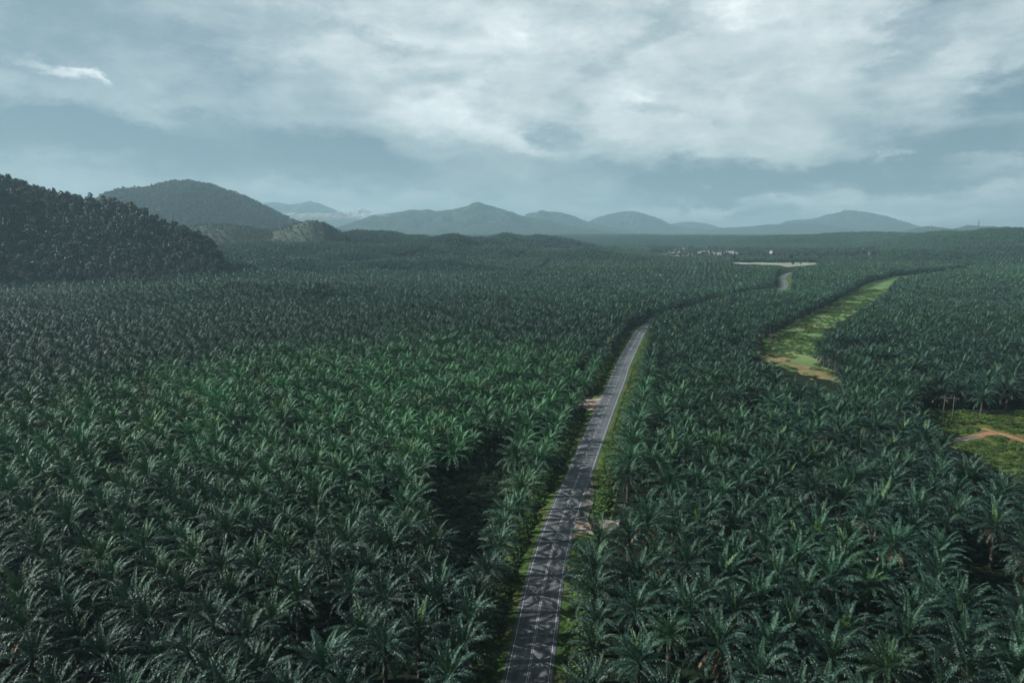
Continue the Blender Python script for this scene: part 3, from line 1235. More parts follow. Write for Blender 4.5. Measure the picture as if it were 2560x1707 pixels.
drift = fbm(AX / 120 + 5, AY / 120, 3, 21)
SCL = rng.normal(.97, .11, n) * (0.86 + .28 * drift)
SCL = np.clip(SCL, .70, 1.2)
HS = rng.normal(1.12, .17, n) * (.9 + .25 * drift)          # trunk height factor
dro = dist_line(AX, AY, ROAD[::3])
nearroad = (dro < 48) & ~right_of_road(AX, AY)
HS[nearroad & (AY < G(1451, 1180)[1])] *= 1.12
HS[nearroad & (AY >= G(1451, 1180)[1]) & (AY < G(1600, 830)[1])] *= .62
HS[KR == 1] *= .88
SCL[KR == 1] *= .90
AZ = gz(AX, AY)
PX, PY = project(AX, AY, AZ + 8)
RRr = np.sqrt(AX ** 2 + AY ** 2)
vis = (PX > -60) & (PX < 2620) & (PY > 560) & (PY < 1707 + 110)
order = np.argsort(np.where(vis, np.sqrt(RRr ** 2 + CAM_H ** 2), 1e9))
IND = order[:300]
is_ind = np.zeros(n, bool)
is_ind[IND] = True

# ------------------------------------------------------------------ the 300 nearest palms, each a thing
COLW = ['beside the left edge of the photo', 'left of the middle of the left stand', 'in the middle of the left stand', 'in the right part of the left stand',
        'in the left part of the right stand', 'in the middle of the right stand', 'in the right half of the right stand', 'near the right edge of the photo']
ORD = ['first', 'second', 'third', 'fourth', 'fifth', 'sixth', 'seventh', 'eighth', 'ninth', 'tenth', 'eleventh', 'twelfth', 'thirteenth', 'fourteenth', 'fifteenth', 'sixteenth', 'seventeenth', 'eighteenth', 'nineteenth', 'twentieth', 'twenty-first', 'twenty-second', 'twenty-third', 'twenty-fourth', 'twenty-fifth']
palm_rand = random.Random(5)
sides = right_of_road(AX, AY)
ordinals = {}
for kk, nm in ((1, 'left'), (2, 'right')):
    ids = [i for i in IND if KR[i] == kk and PY[i] < 1740]
    ids.sort(key=lambda i: -PY[i])
    for q, i in enumerate(ids):
        ordinals[i] = (nm, q)


def rowword(y):
    return ['at the bottom edge', 'just above the bottom', 'in the lower quarter', 'in the second band up', 'in the third band up', 'in the fourth band up', 'in the fifth band up'][int(np.clip((1750 - y) / 110, 0, 6))]


for q, i in enumerate(IND):
    s, h = float(SCL[i]), float(HS[i] * 6.4)
    rt = empty('oil_palm', (float(AX[i]), float(AY[i]), float(AZ[i])), palm_rand.uniform(0, 6.28))
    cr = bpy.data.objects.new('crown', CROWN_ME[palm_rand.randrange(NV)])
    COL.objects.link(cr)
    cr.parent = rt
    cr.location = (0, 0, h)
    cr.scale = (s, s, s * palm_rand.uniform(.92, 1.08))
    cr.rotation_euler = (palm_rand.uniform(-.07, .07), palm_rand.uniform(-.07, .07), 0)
    tr = bpy.data.objects.new('trunk', TRUNK_ME[palm_rand.randrange(4)])
    COL.objects.link(tr)
    tr.parent = rt
    tr.scale = (1, 1, h / 8.0)
    dead = palm_rand.random() < .24
    if dead:
        de = bpy.data.objects.new('dead_fronds', DEAD_ME[palm_rand.randrange(3)])
        COL.objects.link(de)
        de.parent = rt
        de.location = (0, 0, h - .2)
        de.scale = (s, s, s)
        tag(de, 'dry brown fronds hanging under the green crown')
    if i in ordinals:
        nm, o_ = ordinals[i]
        lb = '%s oil palm in the row along the %s road verge, counted from below' % (ORD[min(o_, 24)], nm)
        if nm == 'left':
            lb = '%s small oil palm in the row on the left road verge, counted from below' % ORD[min(o_, 24)]
        gp = 'oil palms in the rows beside the road'
    else:
        side = 'right' if sides[i] else 'left'
        # where it stands across the picture, told by stand and band
        c = int(np.clip(PX[i] / 2560 * 8, 0, 7))
        look = 'oil palm with dead fronds' if dead else ('large spreading oil palm' if s > 1.07 else ('small-crowned oil palm' if s < .95 else 'dark green oil palm'))
        zone = ['at the far left', 'in the left quarter', 'left of centre', 'just left of the road', 'just right of the road', 'right of centre', 'in the right quarter', 'at the far right'][c]
        if c in (3, 4):
            zone = 'in the %s stand' % side
        lb = '%s %s, %s' % (look, zone, rowword(PY[i]))
        gp = 'oil palms, %s %s %s' % (look, zone, rowword(PY[i]))
    tag(rt, lb, 'palm tree', gp)

# ------------------------------------------------------------------ the rest of the plantation
rest = ~is_ind
xs, ys, zs = AX[rest], AY[rest], AZ[rest]
sc, hs, rr = SCL[rest], HS[rest], RRr[rest]
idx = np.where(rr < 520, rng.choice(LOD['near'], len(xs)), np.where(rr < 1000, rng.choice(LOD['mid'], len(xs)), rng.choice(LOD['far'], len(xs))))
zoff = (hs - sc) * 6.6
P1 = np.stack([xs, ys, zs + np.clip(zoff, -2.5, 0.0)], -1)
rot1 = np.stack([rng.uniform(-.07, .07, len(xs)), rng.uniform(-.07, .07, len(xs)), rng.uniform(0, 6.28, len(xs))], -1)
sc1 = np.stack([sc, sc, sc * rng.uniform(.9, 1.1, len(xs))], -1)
# far field, in groups of four crowns
xf, yf = lattice(-5800, 5800, 1500, 7600, 18.5, R(8), 4)
rf, af = np.hypot(xf, yf), np.arctan2(xf, yf)
k = (rf >= 2250) & (rf < 7400) & (np.abs(af) < R(39.5))
xf, yf = xf[k], yf[k]
k = ~blocked(xf, yf)
xf, yf = xf[k], yf[k]
rf = np.hypot(xf, yf)
zf = gz(xf, yf)
P2 = np.stack([xf, yf, zf + rng.uniform(-1.5, 1.5, len(xf))], -1)
rot2 = np.stack([xf * 0, xf * 0, rng.uniform(0, 6.28, len(xf))], -1)
s2 = rng.uniform(.85, 1.25, len(xf))
sc2 = np.stack([s2, s2, s2], -1)
idx2 = rng.choice(LOD['clump'], len(xf))
o = scatter('oil_palm_plantation', np.concatenate([P1, P2]), np.concatenate([rot1, rot2]), np.concatenate([sc1, sc2]), np.concatenate([idx, idx2]), palm_coll)
tag(o, 'endless dark green canopy of oil palms beyond the nearest ones, out to the hills', 'plantation', kind='stuff')
print('palms', n, 'clumps', len(xf))


# ------------------------------------------------------------------ broadleaf trees
def tree_geo(seed, h=14, w=5.5, leaves=300, leaf=.95, tall=1.0):
    rd = random.Random(seed)
    V, Fc, T, mi = [], [], [], []
    lobes = []
    for k in range(rd.randint(5, 8)):
        a = rd.uniform(0, 6.28)
        q = rd.uniform(0, .62) * w
        lobes.append((q * math.cos(a), q * math.sin(a), h * (.62 + rd.uniform(-.1, .2) * tall) - q * .25, w * rd.uniform(.35, .58)))
    lobes.append((0, 0, h * .78, w * .55))
    per = leaves // len(lobes)
    for lx, ly, lz, lr in lobes:
        tone = rd.uniform(.1, .8)
        for j in range(per):
            u = rd.uniform(-.45, 1)
            a = rd.uniform(0, 6.28)
            c = math.sqrt(1 - u * u)
            n_ = Vector((c * math.cos(a), c * math.sin(a), u))
            p = Vector((lx, ly, lz)) + n_ * lr * rd.uniform(.72, 1.08)
            p.z = lz + (p.z - lz) * .8 * tall
            n2 = (n_ + Vector((rd.uniform(-.7, .7), rd.uniform(-.7, .7), rd.uniform(-.4, .7)))).normalized()
            t1 = n2.orthogonal().normalized()
            t2 = n2.cross(t1)
            r_ = rd.uniform(0, 3.14)
            t1, t2 = t1 * math.cos(r_) + t2 * math.sin(r_), t2 * math.cos(r_) - t1 * math.sin(r_)
            s_ = leaf * rd.uniform(.55, 1.15)
            b = len(V)
            V += [tuple(p - t1 * s_ - t2 * s_ * .5), tuple(p + t1 * s_ * .9 - t2 * s_ * .6), tuple(p + t1 * s_ * 1.0 + t2 * s_ * .6), tuple(p - t1 * s_ * .7 + t2 * s_ * .8)]
            Fc.append((b, b + 1, b + 2, b + 3))
            T.append(max(0, min(1, tone + rd.uniform(-.2, .2))))
            mi.append(0)
    mb = MB()
    mb.tube((0, 0, -1), (0, 0, h * .5), .35, .22, 6)
    mb.tube((0, 0, h * .48), (lobes[0][0] * .8, lobes[0][1] * .8, lobes[0][2]), .2, .08, 5)
    mb.tube((0, 0, h * .45), (lobes[1][0] * .8, lobes[1][1] * .8, lobes[1][2]), .2, .08, 5)
    mb.tube((0, 0, h * .5), (0, 0, h * .8), .2, .08, 5)
    return V, Fc, T, mb


tree_coll = bpy.data.collections.new('tree_prototypes')
TREE_ME, TTR_ME = [], []
for i in range(7):
    V, Fc, T, mb = tree_geo(900 + i, h=11 + (i * 3 % 7) * 1.5, w=3.4 + (i * 2 % 5) * 1.0, leaves=420, leaf=.72, tall=1.0 if i < 5 else 1.6)
    me = bpy.data.meshes.new('crown')
    me.from_pydata(V, [], Fc)
    me.materials.append(M_TREE)
    set_tone(me, T)
    TREE_ME.append(me)
    mt = bpy.data.meshes.new('trunk')
    mt.from_pydata(mb.v, [], mb.f)
    mt.materials.append(M_BARK)
    TTR_ME.append(mt)
    V2, F2, T2, mb2 = tree_geo(950 + i, h=11 + (i * 3 % 7) * 1.5, w=3.4 + (i * 2 % 5) * 1.0, leaves=170, leaf=1.15, tall=1.0 if i < 5 else 1.6)
    tree_coll.objects.link(proto('t_%02d' % i, [(V2, F2, T2, 0, (0, 0, 0), 1, 0), (mb2.v, mb2.f, None, 1, (0, 0, 0), 1, 0)], [M_TREE, M_BARK]))

hill_mesh('hill', H1[0], H1[1], 1060, 2400, 140, 90, M_HILLSOIL)
hill_mesh('hill', H2[0], H2[1], 3260, 5700, 160, 110, M_HILLSOIL)


def on_hill(H, r0, r1, s, amax=None, behind=150):
    az, zfn = H
    xx, yy = lattice(-4200, 2000, 300, 4700, s, R(20), s * .42)
    r, a = np.hypot(xx, yy), np.arctan2(xx, yy)
    k = (a > az[0] + .01) & (a < az[-1] - .004) & (r > r0) & (r < r1) & (a > -R(40))
    xx, yy, r, a = xx[k], yy[k], r[k], a[k]
    z = zfn(a, r)
    k = z > gz(xx, yy) - 3
    return xx[k], yy[k], z[k], r[k], a[k]


hx, hy, hz, hr, ha = on_hill(H1, 1030, 1850, 7.0)
kf = (hr > foot_r(ha) - 6) | ((hr > foot_r(ha) - 40) & (rng.uniform(0, 1, len(hr)) < .10))
hx, hy, hz, hr, ha = hx[kf], hy[kf], np.maximum(hz[kf], gz(hx[kf], hy[kf])), hr[kf], ha[kf]
hpx, hpy = project(hx, hy, hz + 10)
fan = (hpx > 0) & (hpx < 600)
# nearest trees of the wooded hill stand as single trees
near_order = np.argsort(np.where(fan, hr, 1e9))
ind_t = near_order[:250]
mask_t = np.zeros(len(hx), bool)
mask_t[ind_t] = True
tr_rand = random.Random(3)
tree_zone = ['at the far left foot of the wooded hill', 'at the foot of the wooded hill, left part', 'at the foot of the wooded hill, middle part', 'at the foot of the wooded hill, right part', 'at the right tip of the wooded hill']
for i in ind_t:
    v = tr_rand.randrange(7)
    s = tr_rand.uniform(.5, 1.0) * (1.3 if tr_rand.random() < .15 else 1)
    rt = empty('broadleaf_tree', (float(hx[i]), float(hy[i]), float(hz[i]) - .3), tr_rand.uniform(0, 6.28))
    rt.scale = (s, s, s * tr_rand.uniform(.9, 1.15))
    for nm, me in (('crown', TREE_ME[v]), ('trunk', TTR_ME[v])):
        c = bpy.data.objects.new(nm, me)
        COL.objects.link(c)
        c.parent = rt
    zn = tree_zone[int(np.clip(hpx[i] / 560 * 5, 0, 4))]
    lk = 'tall narrow forest tree' if v >= 5 else ('big round-crowned forest tree' if s > 1.0 else 'small forest tree' if s < .8 else 'round-crowned forest tree')
    lk2 = 'front edge' if hr[i] < foot_r(ha[i]) + 14 else 'second rank'
    tag(rt, '%s %s, %s' % (lk, zn, lk2), 'tree', 'forest trees, %s %s %s' % (lk, zn, lk2))
rx_, ry_, rz_ = hx[~mask_t], hy[~mask_t], hz[~mask_t]
h2x, h2y, h2z, h2r, h2a = on_hill(H2, 3300, 4650, 13.0)
sA = rng.uniform(.5, 1.05, len(rx_)) * np.where(rng.uniform(0, 1, len(rx_)) < .15, 1.3, 1)
sB = rng.uniform(1.0, 1.6, len(h2x))
S_ = np.concatenate([sA, sB])
XX = np.concatenate([rx_, h2x])
YY = np.concatenate([ry_, h2y])
ZZ = np.concatenate([rz_, h2z]) - .5
# trees round the village and beyond the field
vx, vy = lattice(200, 1700, 1500, 3500, 12, R(3), 4)
kv = in_poly(vx, vy, VILLAGE) & (~(swept(vx, vy, LAWN_A, 10) | swept(vx, vy, LAWN_B, 10)) | (fbm(vx / 40, vy / 40, 2, 9) > .60)) & ~swept(vx, vy, FIELD, 10)
kv &= fbm(vx / 60, vy / 60, 2, 4) > .40
vx, vy = vx[kv], vy[kv]
fxx, fyy = lattice(200, 1700, 1300, 2300, 22, R(3), 9)
kv = in_poly(fxx, fyy, FIELD) & (rng.uniform(0, 1, len(fxx)) < .22)
vx, vy = np.concatenate([vx, fxx[kv]]), np.concatenate([vy, fyy[kv]])
XX = np.concatenate([XX, vx])
YY = np.concatenate([YY, vy])
ZZ = np.concatenate([ZZ, gz(vx, vy)])
S_ = np.concatenate([S_, rng.uniform(.55, 1.0, len(vx))])
ntr = len(XX)
o = scatter('forest', np.stack([XX, YY, ZZ], -1), np.stack([XX * 0, XX * 0, rng.uniform(0, 6.28, ntr)], -1),
            np.stack([S_, S_, S_ * rng.uniform(.85, 1.15, ntr)], -1), rng.integers(0, 7, ntr), tree_coll)
tag(o, 'dense dark broadleaf forest covering the left hills and the village surroundings', 'forest', kind='stuff')
print('forest', ntr)

# terraced hills planted with young palms
m, nt, out = new_mat('terraced_slope')
tc = N(nt, 'ShaderNodeTexCoord')
sx = N(nt, 'ShaderNodeSeparateXYZ')
nt.links.new(tc.outputs['Object'], sx.inputs[0])
nz = noise(nt, .01, tc.outputs['Object'], 4)
nz2 = noise(nt, .12, tc.outputs['Object'], 4)
c1 = ramp(nt, [(.35, (.042, .062, .045)), (.65, (.085, .108, .080))], nz2)
p = N(nt, 'ShaderNodeBsdfPrincipled')
p.inputs['Roughness'].default_value = .95
nt.links.new(c1.outputs[0], p.inputs['Base Color'])
nt.links.new(p.outputs[0], out.inputs[0])
M_TERR = m


def terrace_z(a, r):
    z = HT[1](a, r)
    x, y = r * np.sin(a), r * np.cos(a)
    st = 4.5
    zz = z + 3 * (fbm(x / 90, y / 90, 2, 3) - .5)
    q = zz / st
    f = q - np.floor(q)
    return st * (np.floor(q) + sstep(.35, 1.0, f)) + 1.0


hill_mesh('terraced_hill', HT[0], terrace_z, 1640, 2450, 420, 420, M_TERR)
# young palms along the terraces (part of the plantation mass)
tx, ty, tz, trr, ta = on_hill(HT, 1660, 2150, 10.0)
tz = terrace_z(ta, trr)
patch_ = fbm(tx / 110, ty / 110, 2, 17)
kk = (rng.uniform(0, 1, len(tx)) < np.where(patch_ > .5, 1.0, .62))
kk |= tz < 45
tx, ty, tz = tx[kk], ty[kk], tz[kk]
s = np.where(tz < 45, .95, .62) * rng.uniform(.8, 1.15, len(tx))
o = scatter('terrace_palms', np.stack([tx, ty, tz - 4.0 * s], -1), np.stack([tx * 0, tx * 0, rng.uniform(0, 6.28, len(tx))], -1), np.stack([s, s, s], -1), rng.choice(LOD['far'], len(tx)), palm_coll)
tag(o, 'young palms planted along the contour terraces of the pale hills', 'plantation', kind='stuff')

# far ranges
def far_range(pts, dist, depth, seed, amp=7, size=16):
    dist = [min(d * 1.55, 14500) for d in dist]
    depth, amp, size = depth * 1.3, amp * 1.4, size * 1.5
    az, zf_ = hill_fn(pts, dist, min(dist) - depth, depth * 1.2, 0, floor=30, seed=seed, rough=.24)
    na = int(max(60, (az[-1] - az[0]) / .0011))
    return hill_mesh('hill', az, zf_, min(dist) - depth, max(dist) + depth * 1.2, na, 150, M_CANOPY, disp=canopy_disp(size, amp, seed))


far_range([(640, 520), (662, 508), (690, 507), (720, 512), (745, 512), (776, 503), (800, 511), (840, 526), (880, 545), (930, 562)], (9500, 9500), 1500, 41, 9, 30)
far_range([(780, 592), (850, 566), (890, 556), (940, 540), (985, 534), (1030, 525), (1085, 529), (1130, 526), (1165, 518), (1197, 511), (1235, 517), (1300, 540), (1360, 551), (1430, 566), (1530, 580), (1600, 590)], (5600, 5800), 1100, 42, 8, 20)
far_range([(1240, 575), (1300, 545), (1350, 529), (1395, 530), (1425, 537), (1460, 552), (1500, 563), (1560, 575), (1640, 590)], (6900, 6900), 1100, 43, 8, 24)
far_range([(1440, 575), (1480, 550), (1510, 540), (1545, 533), (1576, 527), (1605, 533), (1640, 546), (1680, 563), (1720, 571), (1800, 576), (1900, 580)], (8000, 8000), 1200, 44, 8, 28)
far_range([(1640, 572), (1680, 560), (1720, 556), (1760, 559), (1800, 570), (1850, 576)], (12500, 12500), 1200, 45, 8, 40)
far_range([(1700, 585), (1780, 573), (1850, 569), (1920, 563), (1990, 560), (2060, 562), (2150, 575), (2200, 588)], (7600, 7600), 900, 46, 8, 26)
far_range([(1900, 580), (1950, 560), (1985, 551), (2035, 549), (2070, 538), (2105, 532), (2132, 527), (2170, 532), (2215, 541), (2260, 556), (2300, 569), (2360, 578), (2420, 588)], (9000, 9000), 1400, 47, 9, 30)
far_range([(2230, 588), (2280, 574), (2320, 567), (2350, 571), (2385, 574), (2420, 565), (2450, 568), (2500, 570), (2560, 572), (2640, 572), (2760, 560)], (5600, 5600), 900, 48, 7, 20)


# ------------------------------------------------------------------ undergrowth
bush_coll = bpy.data.collections.new('bush_prototypes')
for i in range(5):
    rd = random.Random(1000 + i)
    V, Fc, T = [], [], []
    for j in range(90):
        a, q = rd.uniform(0, 6.28), rd.uniform(0, 1) ** .6
        h_ = (1 - q * q) * .75 * rd.uniform(.5, 1.1)
        p = Vector((q * math.cos(a), q * math.sin(a), h_))
        n_ = Vector((rd.uniform(-.8, .8), rd.uniform(-.8, .8), 1)).normalized()
        t1 = n_.orthogonal().normalized()
        t2 = n_.cross(t1)
        s_ = rd.uniform(.09, .2)
        b = len(V)
        V += [tuple(p - t1 * s_), tuple(p - t2 * s_ * .7), tuple(p + t1 * s_), tuple(p + t2 * s_ * .7)]
        Fc.append((b, b + 1, b + 2, b + 3))
        T.append(rd.uniform(0, 1))
    bush_coll.objects.link(proto('b_%02d' % i, [(V, Fc, T, 0, (0, 0, 0), 1, 0)], [M_BUSH]))


M_BUSH_SHADED = leafy('shade_darkened_leaf', (0.010, 0.024, 0.012), (0.026, 0.055, 0.022), 0.6, 0.1, var=0.4, spec=0.3)  # bush leaf darkened: shade of the gap and palm floor put into its colour
shaded_bush_coll = bpy.data.collections.new('shaded_bush_prototypes')
for ob_ in list(bush_coll.objects):
    me_ = ob_.data.copy()
    me_.materials.clear()
    me_.materials.append(M_BUSH_SHADED)
    shaded_bush_coll.objects.link(bpy.data.objects.new('f' + ob_.name, me_))


def scatter_bush(name, label, cat, xx, yy, smin, smax, zlift=0.0):
    coll_ = shaded_bush_coll if name in ('gap_undergrowth', 'undergrowth') else bush_coll
    k = len(xx)
    s_ = rng.uniform(smin, smax, k)
    zz = gz(xx, yy) + zlift
    d = dist_line(xx, yy, ROAD[::3])
    zz = np.where(d < 9, zz + .25, zz)
    o = scatter(name, np.stack([xx, yy, zz], -1), np.stack([xx * 0, xx * 0, rng.uniform(0, 6.28, k)], -1), np.stack([s_, s_, s_ * rng.uniform(.5, 1.1, k)], -1), rng.integers(0, 5, k), coll_)
    tag(o, label, cat, kind='stuff')
    return o


ux, uy = lattice(-260, 420, 60, 420, 2.2, .3, 1.0)
ur = np.hypot(ux, uy)
ud = dist_line(ux, uy, ROAD[::3])
kk = (in_poly(ux, uy, GAP)) & (ud > 6.5)
scatter_bush('gap_undergrowth', 'tangle of creepers and shade-darkened bushes filling the dark gap behind the left roadside palms', 'undergrowth', ux[kk], uy[kk], .9, 2.0)
kk = (ur < 330) & (ud > 10) & ~in_poly(ux, uy, GAP) & (rng.uniform(0, 1, len(ux)) < .35) & (np.abs(np.arctan2(ux, uy)) < R(41)) & ~in_poly(ux, uy, YARD)
scatter_bush('undergrowth', 'low shade-darkened bushes and weeds on the ground between the palm trunks', 'undergrowth', ux[kk], uy[kk], .6, 1.6)
kk = in_poly(ux, uy, YARD) & (rng.uniform(0, 1, len(ux)) < .75)
dirt = [G(2400, 1100), G(2440, 1092), G(2490, 1083), (G(2540, 1097)), G(2600, 1115), G(2680, 1140)]
kk &= dist_line(ux, uy, dirt) > 3.4
kk &= dist_line(ux, uy, [G(2370, 1106), G(2405, 1099), G(2445, 1091)]) > 3
kk &= dist_line(ux, uy, [G(2455, 1068), G(2500, 1085)]) > 4
scatter_bush('yard_shrubs', 'yellow green creeping shrubs around the red dirt track at right', 'shrubs', ux[kk], uy[kk], .9, 2.4)
vx2, vy2 = lattice(60, 700, 180, 900, 2.6, .2, 1.2)
kk = in_poly(vx2, vy2, STRIP_W) & (fbm(vx2 / 14, vy2 / 14, 2, 3) > .46) & (dist_line(vx2, vy2, [G(1880, 886), G(1975, 912), G(2075, 945)]) > 4)
scatter_bush('clearing_weeds', 'low weeds and grass tussocks across the bright clearing', 'weeds', vx2[kk], vy2[kk], .6, 1.9)
bx_, by_ = lattice(60, 700, 180, 900, 6.5, .5, 2.6)
kk = in_poly(bx_, by_, STRIP_W) & (fbm(bx_ / 24 + 9, by_ / 24, 2, 33) > .56) & (dist_line(bx_, by_, [G(1880, 886), G(1975, 912), G(2075, 945)]) > 5)
scatter_bush('clearing_bushes', 'rounded bushy humps of creeper standing in the bright clearing', 'bushes', bx_[kk], by_[kk], 2.0, 3.8)
# roadside weeds
wl = []
for s in np.arange(0, s_of(1600, 834), .9):
    for sd in (-1, 1):
        for _ in range(3):
            off = sd * (HW + .6 + 5.6 * random.random() ** .8)
            if sd > 0 and S_RA - 3 < s < S_RB + 3:
                continue
            if sd < 0 and S_LA - 2 < s < S_LB + 2:
                continue
            if sd > 0 and s_a < s < s_b and off < HW + 3.8:
                continue
            x, y, z = road_at(s, off)
            wl.append((x, y, z - .12 - .05 * (abs(off) - HW)))
for s in np.arange(0, S_DASH0 + 20, 1.3):  # tall weeds added here to block low sun passing under the crowns
    for _ in range(2):
        x, y, z = road_at(s, -8.2 - 3.5 * random.random())
        wl.append((x, y, z - .5))
wl = np.array(wl)
kq = len(wl)
s_ = rng.uniform(.25, .6, kq)
tall = dist_line(wl[:, 0], wl[:, 1], ROAD[::3]) > 8.0
s_[tall] = rng.uniform(1.4, 3.0, int(tall.sum()))
o = scatter('verge_weeds', wl, np.stack([s_ * 0, s_ * 0, rng.uniform(0, 6.28, kq)], -1), np.stack([s_, s_, s_ * .7], -1), rng.integers(0, 5, kq), bush_coll)
tag(o, 'short weeds growing over the grass verges of the road, with a tall shading row added on the left', 'weeds', kind='stuff')

# ------------------------------------------------------------------ guard rail on the right of the road
g0, g1 = s_of(1527, 1062), s_of(1577, 925)
g0 -= 14
base = road_at(g0, HW + 1.0)
gr = empty('guard_rail', base)
tag(gr, 'long low galvanised guard rail along the right side of the road', 'guard rail')


def loc(p, z=0.0):
    return (p[0] - base[0], p[1] - base[1], p[2] - base[2] + z)


mb = MB()
prof = [(.0, .50), (.05, .56), (.0, .62), (.05, .68), (.0, .74)]
sl = np.arange(g0, g1, 2.0)
for a, b_ in zip(sl[:-1], sl[1:]):
    for (o0, z0), (o1, z1) in zip(prof[:-1], prof[1:]):
        mb.poly([loc(road_at(a, HW + .95 - o0), z0), loc(road_at(b_, HW + .95 - o0), z0), loc(road_at(b_, HW + .95 - o1), z1), loc(road_at(a, HW + .95 - o1), z1)])
mb.build('rail', M_GALV, gr)
for s in np.arange(g0 + 1, g1, 4.0):
    p = loc(road_at(s, HW + 1.12))
    mb = MB()
    mb.box(p[0] - .07, p[0] + .07, p[1] - .07, p[1] + .07, p[2] - .5, p[2] + .76)
    mb.build('post', M_GALV, gr)


# ------------------------------------------------------------------ power line poles
def h_pole(x, y, h, rz, label):
    z = float(gz(x, y))
    t = empty('power_pole', (x, y, z), rz)
    for sd in (-1.6, 1.6):
        mb = MB()
        mb.tube((sd, 0, -1), (sd, 0, h), .15, .11, 8)
        mb.build('pole', M_POLE, t, True)
    mb = MB()
    mb.box(-3.4, 3.4, -.12, .12, h - 1.1, h - .85)
    mb.build('crossarm', M_POLE, t)
    for k in (-3.1, 0, 3.1):
        mb = MB()
        for q in range(3):
            mb.tube((k, 0, h - 1.2 - q * .18), (k, 0, h - 1.32 - q * .18), .11, .07, 8)
        mb.build('insulator', M_INS, t)
    tag(t, label, 'power pole', 'twin-legged power poles along the clearing')
    return t


poles = [((1931, 886), 13, 'twin-legged wooden power pole at the near end of the clearing'),
         ((2045, 832), 13, 'twin-legged power pole second along the clearing, beside a bushy hump'),
         ((2108, 782), 13, 'twin-legged power pole in the middle of the bright clearing'),
         ((2216, 706), 13, 'twin-legged power pole at the far end of the clearing'),
         ((2367, 1062), 12, 'twin-legged power pole beside the weedy yard at the right edge')]
for (q, h, lb) in poles:
    x, y = G(*q)
    h_pole(x, y, h, R(-20), lb)


def street_pole(s, off, label, h=8.5):
    x, y, z = road_at(s, off)
    t = empty('utility_pole', (x, y, z - .4), random.uniform(-.3, .3))
    mb = MB()
    mb.tube((0, 0, -.6), (0, 0, h), .14, .09, 8)
    mb.build('pole', M_POLE, t, True)
    mb = MB()
    mb.box(-.9, .9, -.05, .05, h - .55, h - .43)
    mb.build('crossarm', M_POLE, t)
    for k in (-.75, 0, .75):
        mb = MB()
        mb.tube((k, 0, h - .43), (k, 0, h - .27), .05, .035, 6)
        mb.build('insulator', M_INS, t)
    tag(t, label, 'utility pole', 'utility poles on the left verge')


street_pole(s_of(1490, 1040) - 1, -9.0, 'slim utility pole standing just before the left sandy track mouth')
street_pole(s_of(1412, 1200), -8.2, 'slim utility pole on the left verge where the road markings turn to dashes')
street_pole(s_of(1535, 905) + 4, -9.0, 'slim utility pole on the left verge far up near the bend')


def marker(s, off, label):
    x, y, z = road_at(s, off)
    t = empty('road_marker', (x, y, z - .25))
    mb = MB()
    mb.box(-.09, .09, -.06, .06, -.2, 1.05)
    mb.build('post', M_WHITE, t)
    mb = MB()
    mb.box(-.095, .095, -.065, .065, .78, .92)
    mb.build('band', M_BLACK, t)
    tag(t, label, 'road marker', 'white marker posts on the left verge')


marker(s_of(1320, 1402), -7.0, 'white marker post on the left verge lowest down, below the tar seam')
marker(s_of(1400, 1210), -7.0, 'white marker post on the left verge above the tar seam')
marker(s_of(1552, 868), -6.0, 'white marker post on the left verge near the bend')


# ------------------------------------------------------------------ village houses
def house(px, py, w, d, h, label, roof=M_ROOF, rz=0.0, rise=None, cat='house', wall=M_WHITE):
    x, y = G(px, py)
    z = float(gz(x, y))
    t = empty('house', (x, y, z), rz)
    mb = MB()
    mb.box(-w / 2, w / 2, -d / 2, d / 2, -1, h)
    rs = rise or d * .28
    mb.poly([(-w / 2, -d / 2, h), (-w / 2, d / 2, h), (-w / 2, 0, h + rs)])
    mb.poly([(w / 2, d / 2, h), (w / 2, -d / 2, h), (w / 2, 0, h + rs)])
    mb.build('wall', wall, t)
    mb = MB()
    o_ = .7
    k = rs / (d / 2)
    for sd in (-1, 1):
        y0, z0 = sd * (d / 2 + o_), h - o_ * k + .12
        mb.poly([(-w / 2 - o_, y0, z0), (w / 2 + o_, y0, z0), (w / 2 + o_, 0, h + rs + .12), (-w / 2 - o_, 0, h + rs + .12)])
        mb.poly([(-w / 2 - o_, y0, z0 + .15), (w / 2 + o_, y0, z0 + .15), (w / 2 + o_, 0, h + rs + .27), (-w / 2 - o_, 0, h + rs + .27)])
    mb.build('roof', roof, t)
    nw = max(2, int(w / 4))
    for i in range(nw):
        xx = -w / 2 + w * (i + .5) / nw
        mb = MB()
        if i == nw // 2:
            mb.box(xx - .5, xx + .5, -d / 2 - .06, -d / 2 + .02, 0, 2.1)
            mb.build('door', M_GLASS, t)
        else:
            mb.box(xx - .7, xx + .7, -d / 2 - .06, -d / 2 + .02, h * .35, h * .75)
            mb.build('window', M_GLASS, t)
    tag(t, label, cat, 'houses of the village beyond the field')


house(1704, 627, 60, 14, 7, 'long low pale-roofed building at the left end of the village', cat='building')
house(1774, 632, 12, 10, 5, 'small white house left of the bright gabled house on the lawn', rz=.3)
house(1792, 636, 16, 14, 7, 'bright white gabled house on the village lawn', rz=1.2)
house(1828, 633, 34, 9, 4, 'long narrow white shed at the right end of the village lawn', cat='building')
house(1927, 641, 9, 9, 17, 'tall narrow white building rising above the village trees', rz=1.1, cat='building')
house(1929, 650, 9, 8, 4, 'leftmost of three small white houses just above the pale field', rz=.9)
house(1940, 651, 10, 8, 4, 'middle of three small white houses just above the pale field', rz=.2)
house(1949, 651.5, 9, 9, 5, 'rightmost of three small white houses just above the pale field', rz=1.0)
house(2046, 642, 8, 8, 8, 'small white house among trees right of the village', rz=1.1)
house(2053, 645, 8, 7, 4, 'low white hut beside the small house right of the village', rz=.5)
house(2161, 627, 36, 12, 6, 'large white-roofed building on the slope at right', cat='building')
